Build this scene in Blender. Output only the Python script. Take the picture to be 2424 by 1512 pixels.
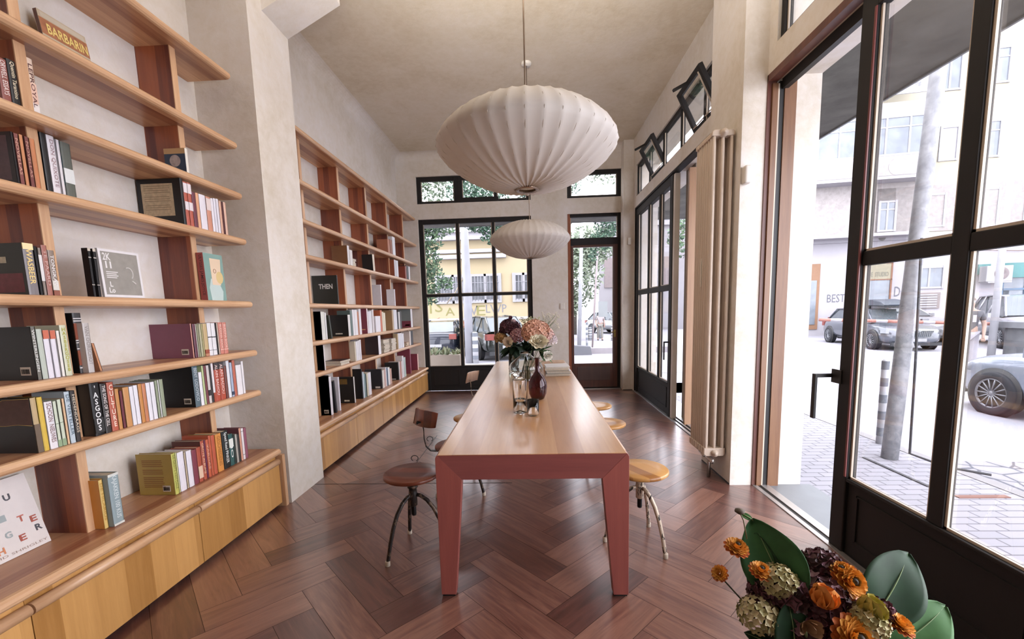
import bpy, math, random
from mathutils import Vector, Matrix, Euler
R=math.radians; PI=math.pi
S=bpy.context.scene; C=S.collection
for o in list(bpy.data.objects): bpy.data.objects.remove(o)
random.seed(7)
# ---------------- camera, world, lights, exposure ----------------
cam=bpy.data.cameras.new('camera'); co=bpy.data.objects.new('camera',cam); C.objects.link(co)
cam.sensor_width=36; cam.sensor_fit='HORIZONTAL'; cam.lens=1019.15*36/2424; cam.shift_y=(857.19-756)/2424; cam.clip_end=300
def cam_axes(yaw,pitch,roll):
    f=Vector((-math.sin(yaw),math.cos(yaw),0)); r=Vector((math.cos(yaw),math.sin(yaw),0)); u=Vector((0,0,1))
    f2=math.cos(pitch)*f-math.sin(pitch)*u; u2=math.cos(pitch)*u+math.sin(pitch)*f
    return math.cos(roll)*r+math.sin(roll)*u2, -math.sin(roll)*r+math.cos(roll)*u2, f2
r_,u_,f_=cam_axes(R(2.84224),R(6.84747),R(-1.55171))
M=Matrix((r_,u_,-f_)).transposed().to_4x4(); M.translation=(0,0,1.45)
co.matrix_world=M; S.camera=co
S.view_settings.view_transform='Standard'; S.view_settings.look='None'; S.view_settings.gamma=1; S.view_settings.use_curve_mapping=False
S.view_settings.exposure=-0.18
w=bpy.data.worlds.new('sky'); S.world=w; w.use_nodes=True
bg=w.node_tree.nodes['Background']; bg.inputs[0].default_value=(.89,.90,1,1); bg.inputs[1].default_value=9.0
def area(name,loc,rot,sx,sy,power,col=(.97,.96,1)):
    l=bpy.data.lights.new(name,'AREA'); l.shape='RECTANGLE'; l.size=sx; l.size_y=sy; l.energy=power; l.color=col
    o=bpy.data.objects.new(name,l); C.objects.link(o); o.location=loc; o.rotation_euler=rot; return o
# daylight of the shop windows beside the camera, and an added unseen fill lamp to brighten the ceiling
area('window_daylight',(2.35,.62,1.7),(R(90),0,R(90)),1.2,2.6,130)
up=area('added_ceiling_fill',(0,1.9,3.25),(R(138),0,0),2.2,1.0,75,(1,.96,.92)); up.data.spread=R(105)
# ---------------- helpers ----------------
def lin(c): return c/12.92 if c<=.04045 else ((c+.055)/1.055)**2.4
def hx(s): return tuple(lin(int(s[i:i+2],16)/255) for i in (0,2,4))
MC={}
def nt(name):
    m=bpy.data.materials.new(name); m.use_nodes=True; t=m.node_tree; return m,t,t.nodes['Principled BSDF']
def nn(t,typ,**k):
    n=t.nodes.new(typ)
    for a,b in k.items(): setattr(n,a,b)
    return n
def ramp(t,fac,stops):
    r=nn(t,'ShaderNodeValToRGB'); e=r.color_ramp.elements
    while len(e)<len(stops): e.new(.5)
    for i,(p,c) in enumerate(stops): e[i].position=p; e[i].color=(*c,1)
    t.links.new(fac,r.inputs[0]); return r.outputs[0]
def coords(t,scale,kind='Object'):
    tc=nn(t,'ShaderNodeTexCoord'); mp=nn(t,'ShaderNodeMapping'); mp.inputs['Scale'].default_value=scale
    t.links.new(tc.outputs[kind],mp.inputs[0]); return mp.outputs[0]
def noise(t,vec,scale,detail=3,rough=.5,dist=0):
    n=nn(t,'ShaderNodeTexNoise'); n.inputs['Scale'].default_value=scale; n.inputs['Detail'].default_value=detail
    n.inputs['Roughness'].default_value=rough; n.inputs['Distortion'].default_value=dist
    if vec: t.links.new(vec,n.inputs['Vector'])
    return n.outputs['Fac']
def bump(t,b,h,s,d=.01):
    n=nn(t,'ShaderNodeBump'); n.inputs['Strength'].default_value=s; n.inputs['Distance'].default_value=d
    t.links.new(h,n.inputs['Height']); t.links.new(n.outputs[0],b.inputs['Normal'])
def mat(col,rough=.6,metal=0,var=.06,key=None,sc=6,coat=0,spec=.5):
    k=(col,rough,metal,var,sc,coat)
    if k in MC: return MC[k]
    m,t,b=nt('mat_'+col); c=hx(col)
    b.inputs['Roughness'].default_value=rough; b.inputs['Metallic'].default_value=metal; b.inputs['Coat Weight'].default_value=coat
    b.inputs['Specular IOR Level'].default_value=spec
    if var: 
        o=ramp(t,noise(t,coords(t,(1,1,1)),sc,4),[(.3,tuple(x*(1-var) for x in c)),(.7,tuple(min(1,x*(1+var)) for x in c))]); t.links.new(o,b.inputs['Base Color'])
    else: b.inputs['Base Color'].default_value=(*c,1)
    MC[k]=m; return m
def wood(key,c1,c2,axis=1,rough=.4,stave=0,sax=0,gs=1,bm=.15,coat=.15):
    if key in MC: return MC[key]
    m,t,b=nt(key); L=t.links.new
    sc=[9*gs]*3; sc[axis]=.55*gs
    v=coords(t,sc)
    n1=noise(t,v,2.2,6,.6,.6); n2=noise(t,v,9,5,.7,.2)
    mx=nn(t,'ShaderNodeMath',operation='MULTIPLY_ADD'); L(n1,mx.inputs[0]); mx.inputs[1].default_value=.65; 
    m2=nn(t,'ShaderNodeMath',operation='MULTIPLY'); L(n2,m2.inputs[0]); m2.inputs[1].default_value=.35; L(m2.outputs[0],mx.inputs[2])
    fac=mx.outputs[0]
    if stave:
        tc=nn(t,'ShaderNodeTexCoord'); sp=nn(t,'ShaderNodeSeparateXYZ'); L(tc.outputs['Object'],sp.inputs[0])
        dv=nn(t,'ShaderNodeMath',operation='DIVIDE'); L(sp.outputs[sax],dv.inputs[0]); dv.inputs[1].default_value=stave
        fl=nn(t,'ShaderNodeMath',operation='FLOOR'); L(dv.outputs[0],fl.inputs[0])
        oi=nn(t,'ShaderNodeObjectInfo'); ad=nn(t,'ShaderNodeMath',operation='ADD'); L(fl.outputs[0],ad.inputs[0]); L(oi.outputs['Random'],ad.inputs[1])
        wn=nn(t,'ShaderNodeTexWhiteNoise',noise_dimensions='1D'); L(ad.outputs[0],wn.inputs['W'])
        m3=nn(t,'ShaderNodeMath',operation='MULTIPLY_ADD'); L(wn.outputs[0],m3.inputs[0]); m3.inputs[1].default_value=.45; 
        m4=nn(t,'ShaderNodeMath',operation='MULTIPLY_ADD'); L(fac,m4.inputs[0]); m4.inputs[1].default_value=.7; m4.inputs[2].default_value=-.06; L(m4.outputs[0],m3.inputs[2]); fac=m3.outputs[0]
    o=ramp(t,fac,[(.25,hx(c1)),(.75,hx(c2))]); L(o,b.inputs['Base Color'])
    b.inputs['Roughness'].default_value=rough; b.inputs['Coat Weight'].default_value=coat; b.inputs['Coat Roughness'].default_value=.2
    if bm: bump(t,b,n2,bm,.002)
    MC[key]=m; return m
def glass(key='pane',tint=(1,1,1),refl=.12):
    if key in MC: return MC[key]
    m=bpy.data.materials.new(key); m.use_nodes=True; t=m.node_tree; t.nodes.clear()
    out=nn(t,'ShaderNodeOutputMaterial'); mx=nn(t,'ShaderNodeMixShader'); tr=nn(t,'ShaderNodeBsdfTransparent'); gl=nn(t,'ShaderNodeBsdfGlossy'); fr=nn(t,'ShaderNodeFresnel')
    fr.inputs[0].default_value=1.45; tr.inputs[0].default_value=(*tint,1); gl.inputs['Roughness'].default_value=.0
    ml=nn(t,'ShaderNodeMath',operation='MULTIPLY'); ml.inputs[1].default_value=refl/.12*.16
    t.links.new(fr.outputs[0],ml.inputs[0]); t.links.new(ml.outputs[0],mx.inputs[0]); t.links.new(tr.outputs[0],mx.inputs[1]); t.links.new(gl.outputs[0],mx.inputs[2]); t.links.new(mx.outputs[0],out.inputs[0])
    MC[key]=m; return m
def rglass(key,col,rough=0,ior=1.45):
    if key in MC: return MC[key]
    m,t,b=nt(key); b.inputs['Base Color'].default_value=(*col,1); b.inputs['Transmission Weight'].default_value=1; b.inputs['Roughness'].default_value=rough; b.inputs['IOR'].default_value=ior
    MC[key]=m; return m
class MB:
    def __init__(s): s.v=[]; s.f=[]; s.m=[]; s.sm=[]
    def add(s,V,F,mi=0,smooth=False,M=None):
        n=len(s.v); s.v+=[tuple(M@Vector(p)) if M else tuple(p) for p in V]
        for f in F: s.f.append([i+n for i in f]); s.m.append(mi); s.sm.append(smooth)
        return s
    def box(s,x0,x1,y0,y1,z0,z1,mi=0,M=None):
        V=[(x,y,z) for x in (x0,x1) for y in (y0,y1) for z in (z0,z1)]
        return s.add(V,[(0,1,3,2),(4,6,7,5),(0,4,5,1),(2,3,7,6),(0,2,6,4),(1,5,7,3)],mi,False,M)
    def prism(s,poly,a,b,axis=1,mi=0,M=None,smooth=False):   # poly in the two other axes, extruded along axis
        def P(u,v,w): return {0:(w,u,v),1:(u,w,v),2:(u,v,w)}[axis]
        n=len(poly); V=[P(u,v,a) for u,v in poly]+[P(u,v,b) for u,v in poly]
        F=[tuple(range(n))[::-1],tuple(range(n,2*n))]
        s.add(V,F,mi,False,M); n0=len(s.v)-2*n
        for i in range(n):
            j=(i+1)%n; s.f.append([n0+i,n0+j,n0+n+j,n0+n+i]); s.m.append(mi); s.sm.append(smooth)
        return s
    def lathe(s,prof,c=(0,0,0),n=32,mi=0,M=None,cap=False,smooth=True):
        V=[];k=len(prof)
        for i in range(n):
            a=2*PI*i/n
            for r,z in prof: V.append((c[0]+r*math.cos(a),c[1]+r*math.sin(a),c[2]+z))
        F=[(i*k+j,((i+1)%n)*k+j,((i+1)%n)*k+j+1,i*k+j+1) for i in range(n) for j in range(k-1)]
        if cap: F+= [tuple(i*k for i in range(n))[::-1], tuple(i*k+k-1 for i in range(n))]
        return s.add(V,F,mi,smooth,M)
    def tube(s,pts,r,n=8,mi=0,M=None,cap=True):
        pts=[Vector(p) for p in pts]; rs=r if isinstance(r,(list,tuple)) else [r]*len(pts)
        V=[];up=None
        for i,p in enumerate(pts):
            d=(pts[min(i+1,len(pts)-1)]-pts[max(i-1,0)]).normalized()
            if up is None: up=d.orthogonal().normalized()
            up=(up-d*up.dot(d)); up=up.normalized() if up.length>1e-6 else d.orthogonal().normalized()
            q=d.cross(up)
            for k in range(n):
                a=2*PI*k/n; V.append(p+(up*math.cos(a)+q*math.sin(a))*rs[i])
        F=[(i*n+k,i*n+(k+1)%n,(i+1)*n+(k+1)%n,(i+1)*n+k) for i in range(len(pts)-1) for k in range(n)]
        if cap: F+=[tuple(range(n))[::-1],tuple(range(len(pts)*n-n,len(pts)*n))]
        return s.add(V,F,mi,True,M)
    def build(s,name,mats,parent=None,bevel=0,sub=0,seg=2):
        me=bpy.data.meshes.new(name); me.from_pydata(s.v,[],s.f)
        for m in (mats if isinstance(mats,(list,tuple)) else [mats]): me.materials.append(m)
        me.polygons.foreach_set('material_index',s.m); me.polygons.foreach_set('use_smooth',s.sm); me.validate(); me.update()
        o=bpy.data.objects.new(name,me); C.objects.link(o)
        if parent: 
            o.parent=parent; o.matrix_parent_inverse=Matrix.Identity(4) if parent.get('_local') else parent.matrix_basis.inverted()
        if bevel: 
            b=o.modifiers.new('bevel','BEVEL'); b.width=bevel; b.segments=seg; b.limit_method='ANGLE'; b.angle_limit=R(40)
        if sub: o.modifiers.new('sub','SUBSURF').levels=sub; o.modifiers['sub'].render_levels=sub
        return o
def tag(o,label,cat,group=None):
    o['label']=label; o['category']=cat
    if group: o['group']=group
    return o
def thing(name,label,cat,loc=(0,0,0),group=None,local=False,rz=0):
    o=bpy.data.objects.new(name,None); o.empty_display_size=.05; C.objects.link(o); o.location=loc; o.rotation_euler=(0,0,rz)
    o.matrix_basis=Matrix.LocRotScale(Vector(loc),Euler((0,0,rz)),None)
    if local: o['_local']=1
    return tag(o,label,cat,group)
def struct(o): o['kind']='structure'; return o
def copy_tree(o,parent=None):
    c=o.copy(); C.objects.link(c)
    if parent: c.parent=parent
    for ch in o.children: copy_tree(ch,c)
    return c
def text(s,h,m,parent,Mx,name='lettering',w=None,ext=.0004,sx=None,bold=0):
    cu=bpy.data.curves.new('t','FONT'); cu.body=s; cu.size=1; cu.extrude=0; cu.align_x='CENTER'; cu.align_y='CENTER'; cu.offset=bold; cu.resolution_u=2
    if '\n' in s: cu.space_line=.86
    t=bpy.data.objects.new('t',cu); C.objects.link(t)
    me=bpy.data.meshes.new_from_object(t); bpy.data.objects.remove(t)
    xs=[v.co.x for v in me.vertices]; ys=[v.co.y for v in me.vertices]
    if not xs: return None
    cx=(min(xs)+max(xs))/2; cy=(min(ys)+max(ys))/2; W=max(xs)-min(xs); H=max(ys)-min(ys)
    ky=h/H; kx=(w/W) if w else ky
    for v in me.vertices: v.co=Vector(((v.co.x-cx)*kx,(v.co.y-cy)*ky,ext))
    me.transform(Mx); me.materials.clear(); me.materials.append(m); me.update()
    o=bpy.data.objects.new(name,me); C.objects.link(o)
    if parent: o.parent=parent; o.matrix_parent_inverse=Matrix.Identity(4) if parent.get('_local') else parent.matrix_basis.inverted()
    return o
def frame(x,y,z=None):   # matrix from text x axis, text y axis, origin
    x=Vector(x).normalized(); y=Vector(y).normalized(); n=x.cross(y)
    return Matrix((x,y,n)).transposed().to_4x4()
def fr(x,y,o): m=frame(x,y); m.translation=Vector(o); return m
# ---------------- materials ----------------
def plaster(key,c1,c2,c3):
    m,t,b=nt(key); L=t.links.new
    v=coords(t,(1,1,1)); n1=noise(t,v,1.3,8,.62,.4); n2=noise(t,v,14,5,.7,.3)
    mx=nn(t,'ShaderNodeMath',operation='MULTIPLY_ADD'); L(n2,mx.inputs[0]); mx.inputs[1].default_value=.35
    m2=nn(t,'ShaderNodeMath',operation='MULTIPLY'); L(n1,m2.inputs[0]); m2.inputs[1].default_value=.65; L(m2.outputs[0],mx.inputs[2])
    L(ramp(t,mx.outputs[0],[(.3,hx(c1)),(.5,hx(c2)),(.68,hx(c3))]),b.inputs['Base Color']); b.inputs['Roughness'].default_value=.92
    bump(t,b,n2,.25,.01); return m
PL=plaster('limewash','c8bdab','d8d0c6','e0dbd8'); PLC=plaster('limewash_ceiling','c2b298','d2c6b2','dad0c2')
W_SH=wood('cherry_shelf','8a5238','d4a67c',1,.38,.07,0); W_NS=wood('lit_nosing_wood','ac7c56','deb892',1,.38,0,0,1,.08); W_NZ=wood('lit_edge_wood','ac7c56','deb892',2,.38,0,0,1,.08)  # last two: paler shelf wood, light on front edges painted into the colour
W_DV=wood('cherry_divider','5e2c26','a05a38',2,.42,.06,0)
W_DR=wood('cherry_door','a07038','cc9a5c',2,.4,.14,1); W_TB=wood('cherry_table','a8744c','cc9c6e',1,.3,.13,0,1,.08,.7); W_TL=wood('shaded_leg','7c403c','965248',2,.35,0,0,1,.08)  # leg wood darker and redder: shade on the table front put into colour
W_ST=wood('stool_seat','94602f','c39254',0,.35,.07,1); W_ST2=wood('stool_seat_dark','4a2018','7c3e28',0,.35,.07,1)
DKF=wood('dark_frame','0e0b0b','181211',2,.7,0,0,1,.05,0); RDF=wood('red_brown_frame','6a3424','99562f',2,.45,0,0,1,.1)
PANE=glass(); STEEL=mat('b8b4ae',.3,1,.05); WHITE=mat('dcd6cd',.5); CREAM=mat('d2c4ae',.55); BLK=mat('1d1b1a',.5)
# floor: real herringbone planks
def floor_mat():
    m,t,b=nt('herringbone_oak'); L=t.links.new
    g=nn(t,'ShaderNodeNewGeometry'); uv=nn(t,'ShaderNodeTexCoord'); mp=nn(t,'ShaderNodeMapping'); mp.inputs['Scale'].default_value=(1.3,14,1)
    L(uv.outputs['UV'],mp.inputs[0]); cb=nn(t,'ShaderNodeCombineXYZ'); ml=nn(t,'ShaderNodeMath',operation='MULTIPLY'); ml.inputs[1].default_value=37
    L(g.outputs['Random Per Island'],ml.inputs[0]); L(ml.outputs[0],cb.inputs[0]); L(ml.outputs[0],cb.inputs[1]); L(cb.outputs[0],mp.inputs['Location'])
    n1=noise(t,mp.outputs[0],1.6,6,.6,1.2); n2=noise(t,mp.outputs[0],6,6,.7,.4)
    a=nn(t,'ShaderNodeMath',operation='MULTIPLY_ADD'); L(n1,a.inputs[0]); a.inputs[1].default_value=.62
    b2=nn(t,'ShaderNodeMath',operation='MULTIPLY_ADD'); L(n2,b2.inputs[0]); b2.inputs[1].default_value=.25
    c2=nn(t,'ShaderNodeMath',operation='MULTIPLY'); L(g.outputs['Random Per Island'],c2.inputs[0]); c2.inputs[1].default_value=.34; L(c2.outputs[0],b2.inputs[2]); L(b2.outputs[0],a.inputs[2])
    L(ramp(t,a.outputs[0],[(.2,hx('2e1c1a')),(.52,hx('5f3a32')),(.85,hx('8f6655'))]),b.inputs['Base Color'])
    rr=nn(t,'ShaderNodeMapRange'); L(n2,rr.inputs[0]); rr.inputs[3].default_value=.22; rr.inputs[4].default_value=.42; L(rr.outputs[0],b.inputs['Roughness'])
    b.inputs['Specular IOR Level'].default_value=.7; b.inputs['Coat Weight'].default_value=1; b.inputs['Coat IOR'].default_value=1.6; b.inputs['Coat Roughness'].default_value=.24
    bump(t,b,n2,.2,.002); return m
def clip(poly,xa,xb,ya,yb):
    for ax,lim,sg in ((0,xa,1),(0,xb,-1),(1,ya,1),(1,yb,-1)):
        out=[]
        for i in range(len(poly)):
            p,q=poly[i],poly[(i+1)%len(poly)]; dp=(p[ax]-lim)*sg; dq=(q[ax]-lim)*sg
            if dp>=0: out.append(p)
            if dp*dq<0: k=dp/(dp-dq); out.append(tuple(p[j]+(q[j]-p[j])*k for j in range(4)))
        poly=out
        if len(poly)<3: return []
    return poly
def build_floor():
    w=.1842; L=.609; ux=Vector((1,1))/math.sqrt(2); vx=Vector((-1,1))/math.sqrt(2); O=Vector((.167,1.774)); g=.0012
    V=[];F=[];U=[]
    for a in range(-12,8):
        for k in range(-60,60):
            base=O+ux*(k*w+a*L)+vx*(k*w-a*L)
            for (u0,u1,v0,v1,sw) in ((0,L,0,w,0),(L,L+w,w-L,w,1)):
                P=[]
                for (u,v) in ((u0+g,v0+g),(u1-g,v0+g),(u1-g,v1-g),(u0+g,v1-g)):
                    p=base+ux*u+vx*v; P.append((p.x,p.y,(u-u0) if not sw else (v-v0),(v-v0) if not sw else (u-u0)))
                if max(abs(p[0]) for p in P)>4 or max(p[1] for p in P)<-2.7 or min(p[1] for p in P)>8: continue
                P=clip(P,-2.36,1.742,-2.6,7.82)
                if len(P)<3: continue
                n=len(V); V+=[(p[0],p[1],0) for p in P]; U+=[(p[2],p[3]) for p in P]; F.append(list(range(n,n+len(P))))
    me=bpy.data.meshes.new('floor'); me.from_pydata(V,[],F); uv=me.uv_layers.new(name='uv')
    for i,l in enumerate(me.loops): uv.data[i].uv=U[l.vertex_index]
    me.materials.append(floor_mat()); me.update(); o=bpy.data.objects.new('floor',me); C.objects.link(o); struct(o)
    b=MB(); b.box(-2.36,1.742,-2.6,7.82,-.3,-.0015); struct(b.build('floor',mat('2a1812',.8)))
    # dark expansion joint across the boards
    b=MB(); b.box(-1.915,-.2,3.495,3.503,-.001,.0012); struct(b.build('trim_1',BLK))
build_floor()
# ---------------- room shell ----------------
ZC=4.2
def wall(name,boxes,m=None,extra=None):
    b=MB()
    for x in boxes: b.box(*x)
    if extra: extra(b)
    return struct(b.build(name,m or PL))
def cove(b):   # rounded corner between the left wall and the ceiling, and back wall and ceiling
    r=.14
    pr=[(-2.345,ZC)]+[(-2.345+r-r*math.cos(a*PI/16),ZC-r+r*math.sin(a*PI/16)) for a in range(0,9)]
    b.prism(pr,3.66,7.8,1)
wall('wall_left',[(-2.6,-2.345,-2.6,7.8,0,ZC)],extra=cove)
wall('wall_pillar',[(-2.345,-1.915,3.14,3.66,0,ZC)],extra=lambda b:b.prism([(-1.915,3.66),(-1.47,3.885),(-1.47,ZC),(-1.915,ZC)],3.32,3.66,1))
Yb=7.8; Y2=8.12
def cove2(b):
    r=.14; pr=[(Yb,ZC)]+[(Yb-r+r*math.cos(a*PI/16),ZC-r+r*math.sin(a*PI/16)) for a in range(0,9)]
    b.prism(pr,-2.345,1.74,0)
wall('wall_back',[(-2.6,-1.996,Yb,Y2,-.1,ZC),(.013,.648,Yb,Y2,-.1,ZC),(1.578,2.12,Yb,Y2,-.1,ZC),(-1.996,.013,Yb,Y2,3.093,3.357),(-1.996,.013,Yb,Y2,3.822,ZC),(.648,1.578,Yb,Y2,3.093,3.357),(.648,1.578,Yb,Y2,3.822,ZC),(1.575,1.74,7.59,Yb,0,ZC)],extra=cove2)
wall('wall_right',[(1.567,2.12,3.42,4.0,0,ZC),(1.74,2.12,7.5,7.8,0,ZC),(1.74,2.12,4.0,7.5,3.083,3.245),(1.74,2.12,4.0,7.5,3.735,ZC),(1.74,2.12,7.41,7.5,3.245,3.735),
  (1.74,2.12,-2.6,3.42,3.083,3.255),(1.74,2.12,3.32,3.42,3.255,3.76),(1.74,2.12,-2.6,3.42,3.76,ZC),(1.74,2.12,-2.6,0,0,3.76)])
wall('wall_near',[(-2.6,2.12,-2.75,-2.6,0,ZC)])
struct(MB().box(-2.6,2.12,-2.75,8.12,ZC,ZC+.2).build('ceiling',PLC))
# low dark skirting behind the radiator and corner column
struct(MB().box(1.5655,1.567,3.425,4.0,0,.012).box(1.574,1.741,7.588,7.59,0,.01).build('baseboard_right',BLK))
# ---------------- back window, door and fanlights ----------------
def pane(x0,x1,y,z0,z1,parent,ax=1,name='glass_pane'):
    b=MB()
    if ax==1: b.box(x0,x1,y,y+.006,z0,z1)
    else: b.box(y,y+.006,x0,x1,z0,z1)
    return b.build(name,PANE,parent)
def win(name,x0,x1,y,z0,z1,cols,rows,fw=.075,mw=.045,depth=.07,m=None,bottom=0,parent=None,ax=1):
    """glazed frame in the plane y (ax 1) or x (ax 0); cols/rows = inner divider positions; bottom = height of solid foot panel"""
    m=m or DKF
    o=thing(name,'','') if False else None
    def B(b,a0,a1,c0,c1,d0=None,d1=None):
        d0=y if d0 is None else d0; d1=y+depth if d1 is None else d1
        if ax==1: b.box(a0,a1,d0,d1,c0,c1)
        else: b.box(d0,d1,a0,a1,c0,c1)
    f=MB(); zb=z0+bottom
    B(f,x0,x0+fw,z0,z1);B(f,x1-fw,x1,z0,z1);B(f,x0+fw,x1-fw,z1-fw,z1);B(f,x0+fw,x1-fw,zb-(.02 if bottom else 0),zb+fw*.6 if not bottom else zb)
    fo=f.build(name,m,parent,bevel=.006)
    if not parent: struct(fo)
    k=MB()
    for c in cols: B(k,c-mw/2,c+mw/2,zb,z1-fw,y+.008,y+depth-.008)
    xs=[x0+fw]+[q for c in cols for q in (c-mw/2,c+mw/2)]+[x1-fw]
    for r in rows:
        for i in range(0,len(xs),2): B(k,xs[i],xs[i+1],r-mw/2,r+mw/2,y+.01,y+depth-.01)
    if k.v: k.build('glazing_bar',m,fo,bevel=.005)
    zz=[zb+(0 if bottom else fw*.6)]+[q for r in rows for q in (r-mw/2,r+mw/2)]+[z1-fw]
    for i in range(0,len(xs),2):
        for j in range(0,len(zz),2): 
            pane(xs[i],xs[i+1],y+depth*.5,zz[j],zz[j+1],fo,ax)
            bd=MB(); t=.012; a0,a1,c0,c1=xs[i],xs[i+1],zz[j],zz[j+1]
            B(bd,a0,a0+t,c0,c1,y+depth*.3,y+depth*.48);B(bd,a1-t,a1,c0,c1,y+depth*.3,y+depth*.48);B(bd,a0,a1,c0,c0+t,y+depth*.3,y+depth*.48)
            bd.build('glazing_bead',mat('b9ab9a',.5),fo)
    if bottom:
        p=MB(); B(p,x0+fw,x1-fw,z0,zb-.02,y+.02,y+depth-.02)
        ph=(x1-x0-2*fw)/(len(cols)+1 if ax==1 else 1); n=len(cols)+1 if ax==1 else 1
        for i in range(n):
            a=x0+fw+i*ph+.07; e=x0+fw+(i+1)*ph-.07
            for (q0,q1,r0,r1) in ((a,e,zb-.085,zb-.075),(a,e,z0+.1,z0+.11),(a,a+.01,z0+.1,zb-.075),(e-.01,e,z0+.1,zb-.075)): B(p,q0,q1,r0,r1,y+.012,y+.02)
        p.build('foot_panel',m,fo)
    return fo
win('window_1',-1.996,.013,7.84,0,3.093,[-1.30,-.662],[1.755],.08,.05,.07,bottom=.46)
win('window_2',-1.996,-1.26,7.84,3.357,3.822,[],[],.075,.05,.07); win('window_2',-1.26,.013,7.84,3.357,3.822,[-.6],[],.075,.05,.07)
b=MB(); b.box(-1.27,-.55,7.80,7.84,3.357,3.44); struct(b.build('trim_2',DKF))
d=win('door_1',.648,1.578,7.84,0,3.093,[],[],.055,.05,.08)
RD=MB(); RD.box(.703,.748,7.82,7.88,.02,2.55).box(.748,1.44,7.82,7.88,2.52,2.56).box(1.44,1.523,7.82,7.88,.02,2.56).box(.748,1.44,7.82,7.88,.02,.459)
leaf=RD.build('door_leaf',wood('leaf_brown','3a1f18','5a3426',2,.4,0,0,1,.05),d,bevel=.005)
MB().box(.80,1.39,7.812,7.822,.15,.40).build('door_panel',wood('leaf_panel','3b2a26','513a33',2,.5,0,0,1,.05),leaf,bevel=.01)
MB().box(.703,1.523,7.83,7.9,2.56,2.68).build('door_transom_rail',DKF,d,bevel=.004)
MB().box(.69,.70,7.81,7.84,0,3.04).box(.65,.69,7.80,7.845,0,3.09).build('door_jamb',RDF,d)
for o in list(d.children):
    if o.name.startswith('glass_pane'): bpy.data.objects.remove(o)
pane(.703,1.523,7.87,2.68,3.04,d); pane(.748,1.44,7.85,.459,2.52,leaf)
h=MB(); h.tube([(1.475,7.83,1.02),(1.475,7.77,1.02),(1.40,7.765,1.02)],.009); h.box(1.46,1.49,7.812,7.822,.93,1.06); h.build('door_handle',mat('8a7440',.3,1),leaf)
struct(MB().box(.66,1.57,7.74,7.86,0,.012).build('trim_3',STEEL))
win('window_3',.648,1.578,7.84,3.357,3.822,[],[],.07,.05,.07)
# ---------------- right facade: far sliding door, far fanlight, near sliding door ----------------
win('door_2',5.60,7.49,1.76,.0,3.06,[6.17,6.74],[1.69],.11,.075,.07,bottom=.45,ax=0)
dd=[o for o in C.objects if o.name=='door_2'][0]
h=MB(); h.box(1.70,1.76,5.645,5.66,.98,1.0).box(1.69,1.705,5.64,5.665,.76,1.0); h.build('door_handle',BLK,dd,bevel=.003)
fr_=MB(); fr_.box(1.745,1.83,7.49,7.5,0,3.083).box(1.745,1.83,4.0,7.49,3.06,3.083); struct(fr_.build('door_2',DKF))
j=MB(); j.box(1.835,1.92,5.24,5.285,0,3.02); struct(j.build('trim_4',wood('light_jamb','8a6448','a88462',2,.5)))
j=MB(); j.box(1.77,1.83,5.54,5.60,0,3.05); struct(j.build('trim_5',mat('cfc8bf',.4)))
j=MB(); j.box(1.92,2.3,5.29,5.6,-.1,3.2); struct(j.build('wall_outside',mat('8a7d70',.9)))
j=MB(); j.box(1.745,1.775,4.0,7.49,0,.012).box(1.80,1.82,4.0,7.49,0,.015).box(1.86,2.2,4.0,7.49,-.05,.01); struct(j.build('trim_6',mat('a9a7a6',.35,.8)))
# far fanlight strip: fixed panes plus two tilting sashes
fl=win('window_4',4.0,7.41,1.76,3.245,3.74,[4.68,5.36,6.04,6.72],[],.05,.045,.06,ax=0)
def sash(yc,w,zc,h,ang,name='window_5'):
    # centre-pivoted sash tilted about its horizontal axis, top swung into the room
    Mx=Matrix.Translation((1.72,yc,zc))@Matrix.Rotation(R(ang),4,'Y')
    b=MB(); t=.05; d=.045
    for q in ((-d/2,d/2,-w/2,-w/2+t,-h/2,h/2),(-d/2,d/2,w/2-t,w/2,-h/2,h/2),(-d/2,d/2,-w/2+t,w/2-t,h/2-t,h/2),(-d/2,d/2,-w/2+t,w/2-t,-h/2,-h/2+t)): b.box(*q,M=Mx)
    o=b.build(name,DKF,None,bevel=.005); struct(o)
    MB().box(-.003,.003,-w/2+t,w/2-t,-h/2+t,h/2-t,M=Mx).build('glass_pane',PANE,o)
    e=MB(); e.box(-.03,-.022,-w/2+t,w/2-t,-h/2+t,-h/2+t+.012,M=Mx).box(-.03,-.022,-w/2+t,-w/2+t+.012,-h/2+t,h/2-t,M=Mx); e.build('glazing_bead',mat('b9ab9a',.5),o)
    a=MB(); a.box(-.17,-.02,-.0,.03,h/2-.03,h/2-.005,M=Mx); a.build('window_stay',DKF,o)
sash(4.72,.62,3.50,.46,-26); sash(6.35,.62,3.50,.46,-26)
# near door: frame, head, jamb and sliding leaves
fr_=MB(); fr_.box(1.736,1.80,3.41,3.45,0,3.083).box(1.736,1.80,0,3.45,3.035,3.083); struct(fr_.build('door_3',wood('jamb_dark','47241b','6d3b2a',2,.45)))
struct(MB().box(1.80,1.815,3.40,3.45,0,3.02).box(1.80,1.93,0,3.41,3.05,3.07).build('trim_7',mat('c9bba8',.5)))
struct(MB().box(1.847,1.93,3.39,3.45,0,3.035).box(1.765,1.803,3.395,3.42,0,3.02).build('trim_8',wood('jamb_oak','5e3a26','86603f',2,.45,0,0,1,.1)))
struct(MB().box(1.815,1.847,3.40,3.45,0,3.035).box(1.83,1.87,0,3.4,2.98,3.05).build('trim_9',BLK))
struct(MB().box(1.93,2.12,3.425,3.5,-.1,3.2).build('wall_outside',mat('86796b',.9)))
struct(MB().box(1.742,1.775,0,3.41,0,.006).box(1.80,1.86,0,3.41,-.02,.01).build('trim_10',mat('b7b3b0',.35,.7)))
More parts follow.
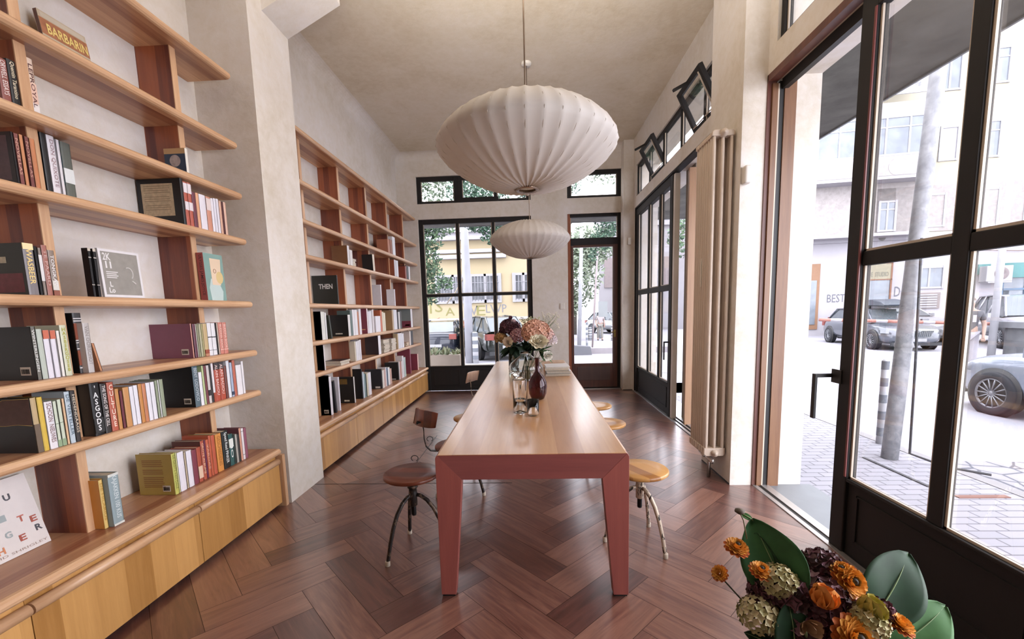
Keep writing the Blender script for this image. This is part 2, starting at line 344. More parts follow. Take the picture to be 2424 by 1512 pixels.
struct(MB().box(1.778,1.80,0,3.41,-.02,.003).build('trim_11',BLK))
struct(MB().box(1.86,2.2,0,3.42,-.05,.004).build('trim_12',mat('7c8084',.4,.3)))
for (a,e,cs) in ((1.36,2.55,[1.91]),(.05,1.30,[.67])):
    dn=win('door_3',a,e,1.765,.0,3.03,cs,[1.675],.107,.075,.06,bottom=.45,ax=0)
    if a==1.36:
        h=MB(); h.box(1.66,1.765,2.585,2.605,1.01,1.032).box(1.652,1.668,2.58,2.61,.765,1.032).box(1.755,1.765,2.52,2.6,.98,1.06); h.build('door_handle',BLK,dn,bevel=.003)
        e2=MB(); e2.box(1.758,1.764,2.44,2.452,.46,2.92); e2.build('edge_strip',wood('red_edge','5a2220','7a3530',2,.4),dn)
win('window_6',0,3.32,1.76,3.255,3.76,[2.6,1.9,1.2,.5],[],.045,.04,.06,ax=0)
# ---------------- radiator ----------------
RM=mat('c8b6a4',.45,0,.04)
rad=thing('column_radiator','tall cream column radiator fixed to the pillar between the two glass doors','radiator',(1.47,3.65,.2))
n=8; 
for i in range(n):
    y=3.51+i*.043
    b=MB()
    for x in (1.405,1.47,1.535):
        b.tube([(x,y,.27),(x,y,.33),(x,y,2.64),(x,y,2.72)],[.012,.0145,.0145,.012],10)
    for z in (.235,2.715):
        b.prism([(1.385,z),(1.40,z-.018) if z<1 else (1.385,z+.03),(1.54,z-.018) if z<1 else (1.40,z+.045),(1.555,z) if z<1 else (1.54,z+.045),(1.555,z+.05) if z<1 else (1.555,z+.03),(1.385,z+.05) if z<1 else (1.555,z)],y-.0185,y+.0185,1)
    b.build('radiator_section',RM,rad,bevel=.006)
for z in (.245,2.735):
    b=MB(); Mx=Matrix.Translation((1.47,3.49,z))@Matrix.Rotation(R(90),4,'X')
    b.lathe([(0,.03),(.014,.03),(.014,.02),(.026,.018),(.026,.0),(.031,-.004),(.031,-.02)],n=20,M=Mx); b.build('radiator_plug',RM,rad)
b=MB(); b.tube([(1.47,3.60,.23),(1.47,3.60,.12),(1.47,3.60,.0)],.013); b.tube([(1.50,3.66,.2),(1.50,3.66,0)],.012); b.build('radiator_pipe',STEEL,rad)
b=MB(); b.tube([(1.47,3.52,.16),(1.47,3.60,.17),(1.47,3.66,.19)],[.02,.022,.018],12); b.tube([(1.43,3.70,.2),(1.43,3.60,.185)],.012); b.build('radiator_valve',mat('c9c4be',.25,.8),rad)
b=MB(); b.box(1.392,1.40,3.665,3.69,1.60,1.83); b.build('radiator_bracket',mat('d8cfc0',.4),rad)
# alarm sensors and light switch
sx=MB(); sx.box(1.575,1.625,3.36,3.42,2.33,2.46); o=sx.build('motion_sensor',WHITE,None,bevel=.014,seg=3); tag(o,'small cream motion sensor on the pillar face beside the near door frame','sensor')
sx=MB(); sx.box(1.64,1.70,7.55,7.59,2.50,2.62); o=sx.build('motion_sensor',WHITE,None,bevel=.012,seg=3); tag(o,'small white motion sensor on the narrow corner column at the back','sensor')
sx=MB(); sx.box(.50,.585,7.785,7.8,1.45,1.56); o=sx.build('light_switch',WHITE,None,bevel=.006); tag(o,'cream light switch plate on the wall left of the back door','switch')
# ring pulls and seam of a floor hatch beside the table
hs=thing('floor_hatch','narrow floor hatch with two wire ring pulls left of the table','hatch',(-1.16,4.5,0))
MB().box(-1.163,-1.157,4.0,4.93,-.001,.0015).build('hatch_seam',BLK,hs)
for y in (4.06,4.7):
    MB().tube([(-1.19+.035*math.cos(a),y,.028+.028*math.sin(a)) for a in [i*PI/6 for i in range(-2,9)]],.004,6).build('ring_pull',BLK,hs)
# ---------------- bookcases ----------------
ZR={1:3.10,2:2.646,3:2.305,4:1.99,5:1.545,6:1.19,7:.89}
def nose(x0,x1,z,t,n=6):  # shelf section with rounded front edge (X,Z)
    r=t/2; return [(x0,z-r),(x1-r,z-r)]+[(x1-r+r*math.sin(a*PI/n),z-r*math.cos(a*PI/n)) for a in range(1,n)]+[(x1-r,z+r),(x0,z+r)]
def shelf_end(b,y1,x0,x1,z,t): pass
def bookcase(name,ya,yb,divs,endy,label,seams,skip=()):
    root=thing(name,label,'bookcase',(-2.1,ya,0))
    for k,z in ZR.items():
        b=MB(); b.box(-2.345,-2.058,ya,endy,z-.023,z+.023); sh=b.build('shelf',W_SH,root,bevel=.002); b=MB(); b.prism(nose(-2.058,-2.035,z,.046),ya,endy,1,smooth=False); b.build('lit_nosing',W_NS,sh,bevel=.004)
    hs=[ZR[i] for i in range(1,8)]+[.434]
    for i in range(7):
        for dv in divs:
            if (i+2,dv) in skip: continue
            b=MB(); b.box(-2.345,-2.134,dv,dv+.042,hs[i+1]+.022,hs[i]-.022); dd_=b.build('divider',W_DV,root); MB().box(-2.134,-2.129,dv,dv+.042,hs[i+1]+.022,hs[i]-.022).build('lit_edge_strip',W_NZ,dd_)  # front strip is added, its paleness is painted light
    # bench cabinet below
    b=MB(); b.box(-2.345,-1.952,ya,endy,.408,.456); bt=b.build('bench_top',W_SH,root); b=MB(); b.prism(nose(-1.952,-1.928,.432,.048),ya,endy+(.005),1); b.build('lit_nosing',W_NS,bt,bevel=.003)
    b=MB(); b.box(-2.345,-1.975,ya,endy,.03,.408); b.build('cabinet_body',W_DR,root)
    b=MB(); b.box(-2.345,-2.0,ya,endy,0,.03); b.build('plinth',BLK,root)
    for a,e in zip(seams[:-1],seams[1:]):
        d=MB(); d.box(-1.972,-1.950,a+.002,e-.002,.035,.335).box(-1.985,-1.972,a+.002,e-.002,.335,.405); d_=d.build('cabinet_door',W_DR,root)
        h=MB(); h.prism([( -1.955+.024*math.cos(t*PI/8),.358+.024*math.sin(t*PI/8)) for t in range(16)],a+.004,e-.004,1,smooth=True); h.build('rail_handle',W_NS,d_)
    return root
bc1=bookcase('bookcase',-1.2,3.14,[-.683,.157,.997,1.837,2.677],3.08,'near cherry wood wall bookcase with rounded shelves over a bench cabinet, left of the pillar',[-1.2,-.24,.6,1.44,2.28,3.075])
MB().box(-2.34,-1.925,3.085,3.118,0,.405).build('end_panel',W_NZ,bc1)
bc2=bookcase('bookcase',3.662,7.79,[4.08,4.885,5.69,6.49,7.296],7.79,'far cherry wood wall bookcase with bench cabinet between the pillar and back window',[3.68,4.53,5.37,6.2,7.03,7.78])
MB().box(-1.955,-1.93,3.665,3.69,.33,.385).build('handle_end',W_DV,bc2,bevel=.004)
# ---------------- long table ----------------
tb=thing('communal_table','long oiled wooden communal table with tapered flat legs in the middle of the room','table',(-.02,2.08,0),rz=R(.35))
tb['_local']=1
xl,xr,yn,yf=-.475,.475,-.045,3.86; H=.753
def tleg(y,s):
    b=MB(); o=.475; i0,i1=(.40,.345)  # inner edge at foot / at apron
    b.prism([(s*o,0.012),(s*i0,0.012),(s*i1,.625),(s*o,.625)],y,y+.055,1); return b
t=MB(); t.prism([(xl,.715),(xr,.715),(xr,.735),(xr-.005,.748),(xr-.016,H),(xl+.016,H),(xl+.005,.748),(xl,.735)],yn+.055,yf-.055,1)
for y in (yn,yf-.055): t.prism([(xl+.011,H-.003),(xr-.011,H-.003),(xr-.016,H),(xl+.016,H)],y,y+.055,1)
t.build('tabletop',W_TB,tb)
for y in (yn,yf-.055):
    a=MB(); a.prism([(-.345,.625),(.345,.625),(.4635,.7495),(-.4635,.7495)],y,y+.0548,1); a.build('apron',wood('shaded_apron','703a38','864a44',0,.35,0,0,1,.08),tb)  # apron colour carries the same painted shade
    for s in (-1,1): 
        b=MB(); b.prism([(s*.475,.012),(s*.40,.012),(s*.3453,.625),(s*.4638,.7495),(s*.470,.746),(s*.475,.735)],y,y+.0548,1); b.build('leg',W_TL,tb,bevel=.002)
        MB().box(min(s*.405,s*.47),max(s*.405,s*.47),y+.008,y+.048,0,.012).build('foot_pad',BLK,tb)
for s in (-1,1): MB().box(min(s*.44,s*.465),max(s*.44,s*.465),yn+.055,yf-.055,.63,.7148).build('side_rail',W_TL,tb)
# ---------------- stools ----------------
def worn(key,c1,c2,t0=.5):
    m,t,b=nt(key); v=coords(t,(1,1,.5)); f=noise(t,v,38,4,.6,.8)
    t.links.new(ramp(t,f,[(t0-.03,hx(c1)),(t0+.03,hx(c2))]),b.inputs['Base Color']); b.inputs['Roughness'].default_value=.5; b.inputs['Metallic'].default_value=.25; return m
WORN=worn('chipped_cream_paint','2a221e','c2b09c',.44); DARKM=worn('worn_dark_metal','241c19','6a5646',.56); SCR=mat('191717',.4,.6)
def stool(name,label,cat,x,y,rot,seatz,metal,seatm,group=None,back=None,rs=.168,tw=0):
    r=thing(name,label,cat,(x,y,0),group,local=True,rz=rot)
    s=MB(); s.lathe([(0,seatz-.026),(rs-.008,seatz-.026),(rs,seatz-.02),(rs,seatz-.006),(rs-.006,seatz),(rs*.5,seatz-.003),(0,seatz-.004)],n=48); s.build('seat',seatm,r)
    z=seatz-.03
    MB().lathe([(.013,.225),(.015,.235),(.015,z)],n=12,cap=True).build('screw',SCR,r)
    MB().lathe([(.0,z),(.05,z-.002),(.05,z-.008),(0,z-.01)],n=20).build('seat_plate',SCR,r)
    c=MB(); c.lathe([(.019,.285),(.024,.29),(.024,.35),(.027,.36),(.024,.37),(.023,.398),(.031,.402),(.031,.414),(.02,.42)],n=20,cap=True); c.build('hub',metal,r)
    for k in range(3):
        a=2*PI*k/3; ca,sa=math.cos(a),math.sin(a)
        P=[(.015,.355),(.045,.352),(.085,.325),(.125,.275),(.16,.20),(.188,.11),(.207,.03),(.212,.0)]
        l=MB(); l.tube([(q*ca,q*sa,h) for q,h in P],[.011,.0125,.0125,.0125,.012,.0115,.0115,.0115],10); lo=l.build('leg',metal,r)
        f=MB(); f.lathe([(.0135,0),(.0145,.003),(.0145,.028),(.0125,.03)],c=(.2115*ca,.2115*sa,0),n=12,cap=True); f.build('foot_cap',mat('b9ac9a',.5),lo)
    if back is not None:
        a=back-rot; ca,sa=math.cos(a),math.sin(a)
        P=[(.06,z-.004),(.15,z-.012),(.20,z-.004),(.232,z+.03),(.243,z+.09),(.243,z+.16),(.25,z+.21)]
        b=MB()
        tdir=Vector((-sa,ca,0))
        V=[];F=[]
        for i,(q,h) in enumerate(P):
            p=Vector((q*ca,q*sa,h)); nn_=Vector((0,0,1)) if i<2 else (Vector((-ca,-sa,1)).normalized() if i==2 else Vector((-ca,-sa,0)))
            for (u,v) in ((-.014,-.003),(.014,-.003),(.014,.003),(-.014,.003)): V.append(p+tdir*u+nn_*v)
        for i in range(len(P)-1):
            for k in range(4): F.append((i*4+k,i*4+(k+1)%4,i*4+4+(k+1)%4,i*4+4+k))
        F+=[(0,1,2,3),tuple(range(len(P)*4-4,len(P)*4))]; b.add(V,F); b.build('back_support',metal,r)
        # curved wooden backrest board
        td2=tdir*math.cos(tw)+Vector((ca,sa,0))*math.sin(tw)
        b=MB(); V=[];F=[]; n=12; hh=.125; zc=z+.245
        for i in range(n+1):
            u=-1+2*i/n; off=u*.125; dq=-.03*u*u
            for (dz,dt) in ((-1,0),(1,0),(1,1),(-1,1)):
                zz=zc+dz*(hh/2)*(1-.12*abs(u)**4); q=.246+dq+(.014 if dt else 0)-.012*(dz)
                p=Vector((q*ca,q*sa,zz))+td2*off; V.append(p)
        for i in range(n):
            for k in range(4): F.append((i*4+k,i*4+(k+1)%4,i*4+4+(k+1)%4,i*4+4+k))
        F+=[(0,1,2,3),tuple(range(n*4,n*4+4))]; b.add(V,F,0,True); b.build('backrest',seatm if back<3.5 else seatm,r,bevel=.004)
        k=MB(); k.tube([(.258*ca,.258*sa,z+.215),(.285*ca,.285*sa,z+.215)],.007); k.tube([Vector((.285*ca,.285*sa,z+.215))+tdir*d for d in (-.02,0,.02)],[.009,.006,.009]); k.build('wing_nut',SCR,r)
    return r
G='metal swivel stools around the table'
stool('swivel_stool','near right swivel stool with honey coloured seat and chipped cream legs','stool',.637,2.565,R(-60),.475,WORN,W_ST,G)
stool('swivel_stool','near left swivel stool with dark red brown seat and worn metal legs','stool',-.748,2.475,R(0)+R(-4),.498,DARKM,W_ST2,G)
stool('swivel_stool','second swivel stool on the right side, behind the honey coloured one','stool',.615,3.66,R(20),.472,WORN,W_ST,G)
stool('swivel_stool','farthest right swivel stool, beside the far half of the table','stool',.62,4.35,R(70),.472,DARKM,W_ST,G)
stool('swivel_stool','swivel stool half hidden under the left table edge, behind the first backrest chair','stool',-.59,3.93,R(40),.472,DARKM,W_ST,G)
stool('swivel_chair','swivel chair with dark wooden backrest tucked under the left table side','chair',-.585,3.13,R(35),.462,DARKM,W_ST2,'swivel chairs with backrests',back=R(192),tw=R(-38))
stool('swivel_chair','swivel chair with pale lit backrest at the far left end of the table','chair',-.50,5.02,R(10),.47,WORN,wood('lit_back_wood','b08a70','d8b8a0',2,.3),'swivel chairs with backrests',back=R(186),tw=R(28))  # light on this backrest is painted in as pale wood
# ---------------- pendant lamps ----------------
def shade_mat():
    m=bpy.data.materials.new('shade_fabric'); m.use_nodes=True; t=m.node_tree; b=t.nodes['Principled BSDF']; out=t.nodes['Material Output']
    b.inputs['Base Color'].default_value=(*hx('cfc8c2'),1); b.inputs['Roughness'].default_value=.65
    tr=nn(t,'ShaderNodeBsdfTranslucent'); tr.inputs[0].default_value=(*hx('e0d4c4'),1); mx=nn(t,'ShaderNodeMixShader'); mx.inputs[0].default_value=.25
    t.links.new(b.outputs[0],mx.inputs[1]); t.links.new(tr.outputs[0],mx.inputs[2]); t.links.new(mx.outputs[0],out.inputs[0]); return m
SHM=shade_mat()
def pendant(label,x,y,zc,k):
    r=thing('pendant_lamp',label,'lamp',(x,y,zc),'saucer shaped pendant lamps')
    prof=[(.055,-.212),(.12,-.208),(.19,-.195),(.26,-.17),(.33,-.135),(.39,-.095),(.435,-.055),(.462,-.022),(.472,.0),(.465,.03),(.44,.066),(.395,.108),(.33,.15),(.26,.18),(.19,.2),(.12,.21),(.055,.213)]
    N=36; sub=6; V=[];F=[]; n=N*sub
    for i in range(n):
        a=2*PI*i/n; ph=(i%sub)/sub; sag=math.sin(PI*ph)
        for q,z in prof:
            s=1-.011*sag*(q/.47); V.append((x+k*q*s*math.cos(a),y+k*q*s*math.sin(a),zc+k*z*(1-.03*sag)))
    m=len(prof)
    for i in range(n):
        for j in range(m-1): F.append((i*m+j,((i+1)%n)*m+j,((i+1)%n)*m+j+1,i*m+j+1))
    b=MB(); b.add(V,F,0,True); b.build('lamp_shade',SHM,r)
    b=MB()
    for i in range(N):
        a=2*PI*i/N; b.tube([(x+k*q*math.cos(a)*1.002,y+k*q*math.sin(a)*1.002,zc+k*z) for q,z in prof[::2]],.0011,4)
    b.build('wire_ribs',mat('b3a592',.6,0,0),r)
    MB().lathe([(.045,-.214),(.06,-.216),(.062,-.206),(.048,-.2)],c=(x,y,zc),n=32).build('shade_ring',mat('a08c7c',.3,.9),r); MB().lathe([(.047,.206),(.06,.212),(.06,.218),(.045,.214)],c=(x,y,zc),n=32).build('shade_ring',mat('a08c7c',.3,.9),r)
    b=MB(); b.tube([(x,y,zc-.12),(x,y,zc+.21),(x,y,ZC-.02)],.0045,8); b.build('rod',mat('8a7868',.35,.6),r)
    b=MB(); b.lathe([(.03,-.07),(.045,-.03),(.035,.02),(.02,.05),(.012,.07)],c=(x,y,zc),n=16,cap=True); b.build('bulb',mat('d8d0c4',.3),r)
    b=MB(); b.lathe([(0,ZC-.03),(.05,ZC-.028),(.058,ZC-.012),(.058,ZC)],c=(x,y,0),n=28); b.build('ceiling_rose',WHITE,r)
pendant('large white ribbed saucer pendant lamp nearest the viewer above the table',-.012,2.38,2.295,1.0)
pendant('smaller looking white saucer pendant lamp hanging beyond the nearer one',-.008,5.2,2.267,1.0)
BOOKS=[
(1, 3, -2.065, 1.713, 0.032, 0.16, 0.16, '8a5048', 'brownish red', {'tx': 'ORWELL ESSAYS', 'tc': 'e0d4d0'}),
(1, 3, -2.065, 1.746, 0.0303, 0.17, 0.16, '1c191a', 'black', {'tx': 'Quentin Tarantino', 'tc': 'd8cbb0'}),
(1, 3, -2.135, 1.877, 0.0283, 0.251, 0.15, 'dcc4b0', 'cream and pink', {'c2': '8a3a30', 'tx': 'LEPROYAL', 'tc': '5a3434', 'b': [(0, 0.27, 'ddd6d4'), (0.27, 0.6, 'dcb8a6')], 'lbl': [(0, 0.5, 0.55, 0.98, '1c1818')]}),
(1, 3, -2.065, 2.626, 0.023, 0.143, 0.13, 'dcd6cc', 'small white and navy', {'c2': '22344c', 'dec': 'moon'}),
(1, 4, -2.065, 1.72, 0.0094, 0.2, 0.17, '231e20', 'black framed mauve', {'lbl': [(0.12, 1, 0.07, 0.93, '5c484c')]}),
(1, 4, -2.065, 1.73, 0.0177, 0.199, 0.14, '7c4844', 'dark rust red', {'tx': 'NOVELLAS', 'tc': 'c89c88'}),
(1, 4, -2.065, 1.748, 0.0158, 0.201, 0.14, 'c0835c', 'pale orange', {}),
(1, 4, -2.065, 1.767, 0.0176, 0.2, 0.14, '74423e', 'dark wine red', {'tx': 'NOVELLAS', 'tc': 'b88c7c'}),
(1, 4, -2.065, 1.785, 0.0198, 0.199, 0.14, 'bd7a52', 'burnt orange', {}),
(1, 4, -2.133, 1.888, 0.0249, 0.266, 0.17, '1d1b1c', 'thick black', {}),
(1, 4, -2.133, 1.913, 0.0326, 0.266, 0.15, 'dcd7dc', 'thick white', {'tx': 'DON QUIXOTE', 'tc': '9a8084'}),
(1, 4, -2.133, 1.951, 0.0161, 0.26, 0.14, 'd8d4d8', 'thin white', {}),
(1, 4, -2.133, 1.969, 0.0429, 0.258, 0.13, '5c6058', 'olive and teal', {'c2': 'a4aaa8', 'b': [(0.3, 0.55, 'd8dcdc')], 'lbl': [(0.0, 0.6, 0.55, 0.75, '2c5464'), (0.0, 0.6, 0.25, 0.42, '2c5464'), (0.1, 0.5, 0.8, 0.94, '20282c')]}),
(1, 4, -2.065, 2.561, 0.0191, 0.266, 0.27, '1a1819', 'tall black', {'lbl': [(0.18, 0.9, 0.2, 0.9, 'c0ac8c')], 'dec': 'lines'}),
(1, 4, -2.065, 2.581, 0.0278, 0.255, 0.15, 'b05a48', 'red with white bands', {'b': [(0.75, 0.97, 'ddd4d8'), (0.36, 0.55, 'ddd4d8')]}),
(1, 4, -2.065, 2.612, 0.0285, 0.257, 0.15, 'b05a48', 'red with white bands', {'b': [(0.75, 0.97, 'ddd4d8'), (0.36, 0.55, 'ddd4d8')]}),
(1, 4, -2.065, 2.642, 0.0298, 0.211, 0.15, '6a3844', 'plum purple', {}),
(1, 4, -2.065, 2.673, 0.0249, 0.213, 0.065, 'd8a07c', 'pale orange', {}),
(1, 4, -2.065, 2.7, 0.0535, 0.213, 0.065, 'dcd8e0', 'thick white', {}),
(1, 4, -2.065, 2.756, 0.0407, 0.213, 0.14, 'c88c74', 'salmon orange', {'b': [(0.6, 0.95, 'd8c8c4')]}),
(1, 4, -2.065, 2.798, 0.0242, 0.211, 0.14, 'dcd8e0', 'thin white', {}),
(1, 4, -2.065, 2.823, 0.0224, 0.217, 0.14, 'd8d6e0', 'thin white', {}),
(1, 4, -2.065, 2.847, 0.0235, 0.22, 0.14, 'd8d4dc', 'thin white', {}),
(1, 4, -2.065, 2.873, 0.0223, 0.213, 0.13, 'd0a48c', 'thin peach', {}),
(1, 4, -2.065, 2.897, 0.0162, 0.213, 0.13, '5c3438', 'thin maroon', {}),
(1, 4, -2.065, 2.915, 0.023, 0.215, 0.13, 'd8b09c', 'thin peach', {}),
(1, 5, -2.065, 1.698, 0.0382, 0.209, 0.17, '7c7678', 'lavender grey', {'c2': '20241f', 'tx': 'WASBEER', 'tc': 'e8cc84', 'b': [(0.88, 1, 'ead9a8')], 'lbl': [(0.08, 0.95, 0.05, 0.42, '6a3038'), (0.45, 0.7, 0.62, 0.74, 'b0a890'), (0.6, 0.95, 0.8, 0.9, '2c5038')]}),
(1, 5, -2.065, 1.739, 0.0126, 0.2, 0.17, '1d1b1c', 'black', {}),
(1, 5, -2.065, 1.753, 0.0135, 0.197, 0.14, '8c8078', 'grey striped', {'b': [(0.3, 0.85, 'd8d4d4')]}),
(1, 5, -2.065, 1.767, 0.0222, 0.21, 0.14, 'a0685c', 'pinkish brown', {'tx': 'TE PAARD', 'tc': 'c8a8a0'}),
(1, 5, -2.065, 1.79, 0.0245, 0.192, 0.13, '8c7c70', 'multicoloured', {'tx': 'TONGKAT', 'tc': 'e8e4e4', 'b': [(0.12, 0.33, 'd4d0c8'), (0, 0.11, '8c5444')]}),
(1, 6, -2.085, 1.697, 0.018, 0.224, 0.2, '6c6a62', 'grey mottled', {'c2': '151718', 'tx': 'WINTERLINGEN', 'tc': 'd8d8d4', 'bar': 1}),
(1, 6, -2.085, 1.716, 0.0223, 0.213, 0.15, 'b4bcb0', 'pale sage green', {}),
(1, 6, -2.085, 1.739, 0.023, 0.207, 0.14, 'dad6de', 'white with a red cap', {'b': [(0.82, 1, 'c46c54')]}),
(1, 6, -2.085, 1.766, 0.0213, 0.205, 0.14, 'dad6de', 'white with a red cap', {'b': [(0.82, 1, 'c46c54')]}),
(1, 6, -2.085, 1.791, 0.0157, 0.202, 0.14, 'dcd8d2', 'thin cream', {}),
(1, 6, -2.085, 1.808, 0.0284, 0.226, 0.15, 'c8cab0', 'pale green with yellow letters', {'tx': 'HASBERGOSEB', 'tc': 'a8a440', 'st': 1}),
(1, 6, -2.115, 1.896, 0.0377, 0.28, 0.19, '3c3a3a', 'tall black and brown banded', {'c2': '171616', 'b': [(0.56, 0.83, '8c4c38'), (0.13, 0.38, '8c4c38'), (0.86, 0.875, 'ddd8d8'), (0.9, 0.915, 'ddd8d8'), (0.5, 0.515, 'ddd8d8'), (0.54, 0.555, 'ddd8d8'), (0.4, 0.415, 'ddd8d8'), (0.08, 0.1, 'ddd8d8')]}),
(1, 6, -2.085, 1.907, 0.0294, 0.232, 0.15, 'b8b2b0', 'light grey', {'tx': 'VAN OORSCHOT', 'tc': '908884'}),
(1, 6, -2.085, 1.96, 0.0134, 0.136, 0.13, 'b8805c', 'leaning tan', {'ln': -10}),
(1, 6, -2.085, 2.537, 0.011, 0.21, 0.27, 'd8a08c', 'thin pink edged', {'c2': '7c4456', 'bar': 1}),
(1, 6, -2.085, 2.554, 0.0221, 0.207, 0.2, '5e3040', 'dark plum', {}),
(1, 6, -2.085, 2.577, 0.0069, 0.207, 0.18, 'd8d4c8', 'thin pale', {}),
(1, 6, -2.085, 2.585, 0.0177, 0.206, 0.18, '8c8c70', 'thin olive', {}),
(1, 6, -2.085, 2.604, 0.0183, 0.205, 0.18, 'a8a484', 'thin sage', {}),
(1, 6, -2.085, 2.624, 0.0121, 0.205, 0.18, 'b8b080', 'thin olive', {}),
(1, 6, -2.085, 2.637, 0.0345, 0.206, 0.16, 'bca478', 'beige', {'b': [(0, 0.06, 'b88064'), (0.07, 0.2, '944c38')]}),
(1, 6, -2.085, 2.673, 0.0335, 0.21, 0.065, 'dad8da', 'white numbered', {'b': [(0.55, 0.58, '303030'), (0.15, 0.17, '888888')]}),
(1, 6, -2.085, 2.708, 0.0351, 0.208, 0.065, 'dad8da', 'white numbered', {'b': [(0.55, 0.58, '303030'), (0.15, 0.17, '888888')]}),
(1, 6, -2.085, 2.745, 0.0105, 0.209, 0.15, '242224', 'thin black', {}),
(1, 6, -2.085, 2.757, 0.0133, 0.209, 0.15, 'c8b4a4', 'thin pale', {}),
(1, 6, -2.085, 2.771, 0.0371, 0.211, 0.15, 'c47c6c', 'salmon pink', {'tx': 'BUDDHA BOOK', 'tc': 'e4c0b4', 'b': [(0.13, 0.15, 'e4c0b4')]}),
(1, 6, -2.085, 2.809, 0.0385, 0.21, 0.15, 'c47c6c', 'salmon pink', {'tx': 'BUDDHA BOOK', 'tc': 'e4c0b4', 'b': [(0.13, 0.15, 'e4c0b4')]}),
(1, 7, -2.07, 1.643, 0.0219, 0.232, 0.2, 'b8a078', 'cream and brown', {'c2': '171718', 'b': [(0, 0.52, '6c5c4c')], 'dec': 'ridge'}),
(1, 7, -2.07, 1.667, 0.0212, 0.23, 0.15, 'd0b048', 'yellow', {}),
(1, 7, -2.07, 1.691, 0.0312, 0.205, 0.15, 'dcd8dc', 'thick white', {'tx': 'SCHOON  NIEUWES', 'tc': '7c5c58'}),
(1, 7, -2.07, 1.723, 0.016, 0.201, 0.14, 'c4ccb8', 'pale green striped', {'b': [(0.0, 0.15, '8ca080'), (0.5, 0.51, '506048')]}),
(1, 7, -2.07, 1.74, 0.0175, 0.205, 0.14, 'c4ccb8', 'pale green striped', {'b': [(0.0, 0.15, '8ca080'), (0.5, 0.51, '506048')]}),
(1, 7, -2.07, 1.759, 0.0127, 0.206, 0.14, 'd4b08c', 'orange and cream', {}),
(1, 7, -2.07, 1.773, 0.0227, 0.233, 0.15, 'b8c4cc', 'pale blue and white', {'tx': 'DE VERTELLER', 'tc': '5c6c78'}),
(1, 7, -2.07, 1.798, 0.0203, 0.233, 0.15, '34302f', 'dark speckled', {'tx': 'HEDENDAAGS', 'tc': 'ccc0ac'}),
(1, 7, -2.07, 1.883, 0.0452, 0.251, 0.2, '1a1a1b', 'thick black', {'tx': "'AS GODS", 'tc': 'e0e0e0', 'st': 1, 'b': [(0.05, 0.33, '303030')]}),
(1, 7, -2.07, 1.933, 0.0289, 0.241, 0.17, '34302e', 'black and brown', {'tx': 'THE SONG OF THE CELL', 'tc': 'e4dcd8'}),
(1, 7, -2.07, 1.965, 0.0338, 0.242, 0.17, 'b05c48', 'brick red', {'tx': 'CULTURE', 'tc': 'e8d4c4', 'st': 1}),
(1, 7, -2.07, 2.001, 0.0202, 0.204, 0.14, 'c08850', 'orange and white ribbed', {}),
(1, 7, -2.07, 2.023, 0.0171, 0.19, 0.14, '6c3840', 'maroon', {}),
(1, 7, -2.07, 2.043, 0.0325, 0.203, 0.14, 'c08c58', 'thick orange', {}),
(1, 7, -2.07, 2.077, 0.0235, 0.202, 0.14, 'dad8de', 'white', {}),
(1, 7, -2.07, 2.101, 0.0241, 0.204, 0.14, 'dad8de', 'white', {}),
(1, 7, -2.07, 2.128, 0.0218, 0.206, 0.14, 'c08448', 'orange ribbed', {}),
(1, 7, -2.07, 2.15, 0.022, 0.205, 0.14, 'bc7c58', 'rust orange', {}),
(1, 7, -2.07, 2.173, 0.0256, 0.205, 0.14, 'dad8de', 'white', {}),
(1, 7, -2.07, 2.2, 0.0262, 0.205, 0.14, 'dad8de', 'white', {}),
(1, 7, -2.07, 2.228, 0.0177, 0.208, 0.14, '909880', 'sage grey', {}),
(1, 7, -2.07, 2.246, 0.0094, 0.208, 0.14, 'dcdcd8', 'thin white', {}),
(1, 7, -2.07, 2.257, 0.0247, 0.21, 0.14, '909880', 'sage grey', {}),
(1, 7, -2.07, 2.494, 0.0428, 0.251, 0.27, '54646c', 'tall teal grey', {'c2': '151516', 'bar': 1, 'tx': 'BENT LODOVICO', 'tc': 'b8c0c4'}),
(1, 7, -2.07, 2.54, 0.0262, 0.209, 0.14, 'dad8dc', 'white', {}),
(1, 7, -2.07, 2.568, 0.0178, 0.246, 0.14, 'b8c490', 'thin lime', {}),
(1, 7, -2.07, 2.587, 0.0191, 0.243, 0.14, '6c3038', 'maroon', {}),
(1, 7, -2.07, 2.608, 0.0231, 0.243, 0.14, 'c4bcb8', 'white and black marbled', {'b': [(0.2, 0.35, '383434')]}),
(1, 7, -2.07, 2.632, 0.0153, 0.251, 0.14, '3c3838', 'thin dark grey', {}),
(1, 7, -2.07, 2.649, 0.0196, 0.251, 0.14, 'dcd4d4', 'white with a red foot', {'b': [(0, 0.24, 'a04c38')]}),
(1, 7, -2.07, 2.671, 0.0405, 0.251, 0.065, 'a84c38', 'brick red with a black head', {'b': [(0.82, 1, '403c3c')], 'tx': 'ALAIN BADIOU', 'tc': 'e0c4bc'}),
(1, 7, -2.07, 2.713, 0.0462, 0.251, 0.065, 'a84c38', 'brick red with a black head', {'b': [(0.82, 1, '403c3c')], 'tx': 'ALAIN BADIOU', 'tc': 'e0c4bc'}),
(1, 7, -2.07, 2.763, 0.0225, 0.22, 0.14, '6c3c34', 'brown', {}),
(1, 7, -2.07, 2.787, 0.0279, 0.251, 0.15, 'd8d8dc', 'tall white', {}),
(1, 7, -2.07, 2.819, 0.0233, 0.236, 0.15, 'a0acc0', 'blue and white striped', {'b': [(0.05, 0.15, '384458')]}),
(1, 7, -2.07, 2.845, 0.0268, 0.248, 0.15, 'b46450', 'salmon red', {}),
(1, 7, -2.07, 2.877, 0.0557, 0.21, 0.14, 'dcd8da', 'thick white', {}),
(1, 7, -2.07, 2.936, 0.0215, 0.231, 0.15, 'dcd8da', 'thin white', {}),
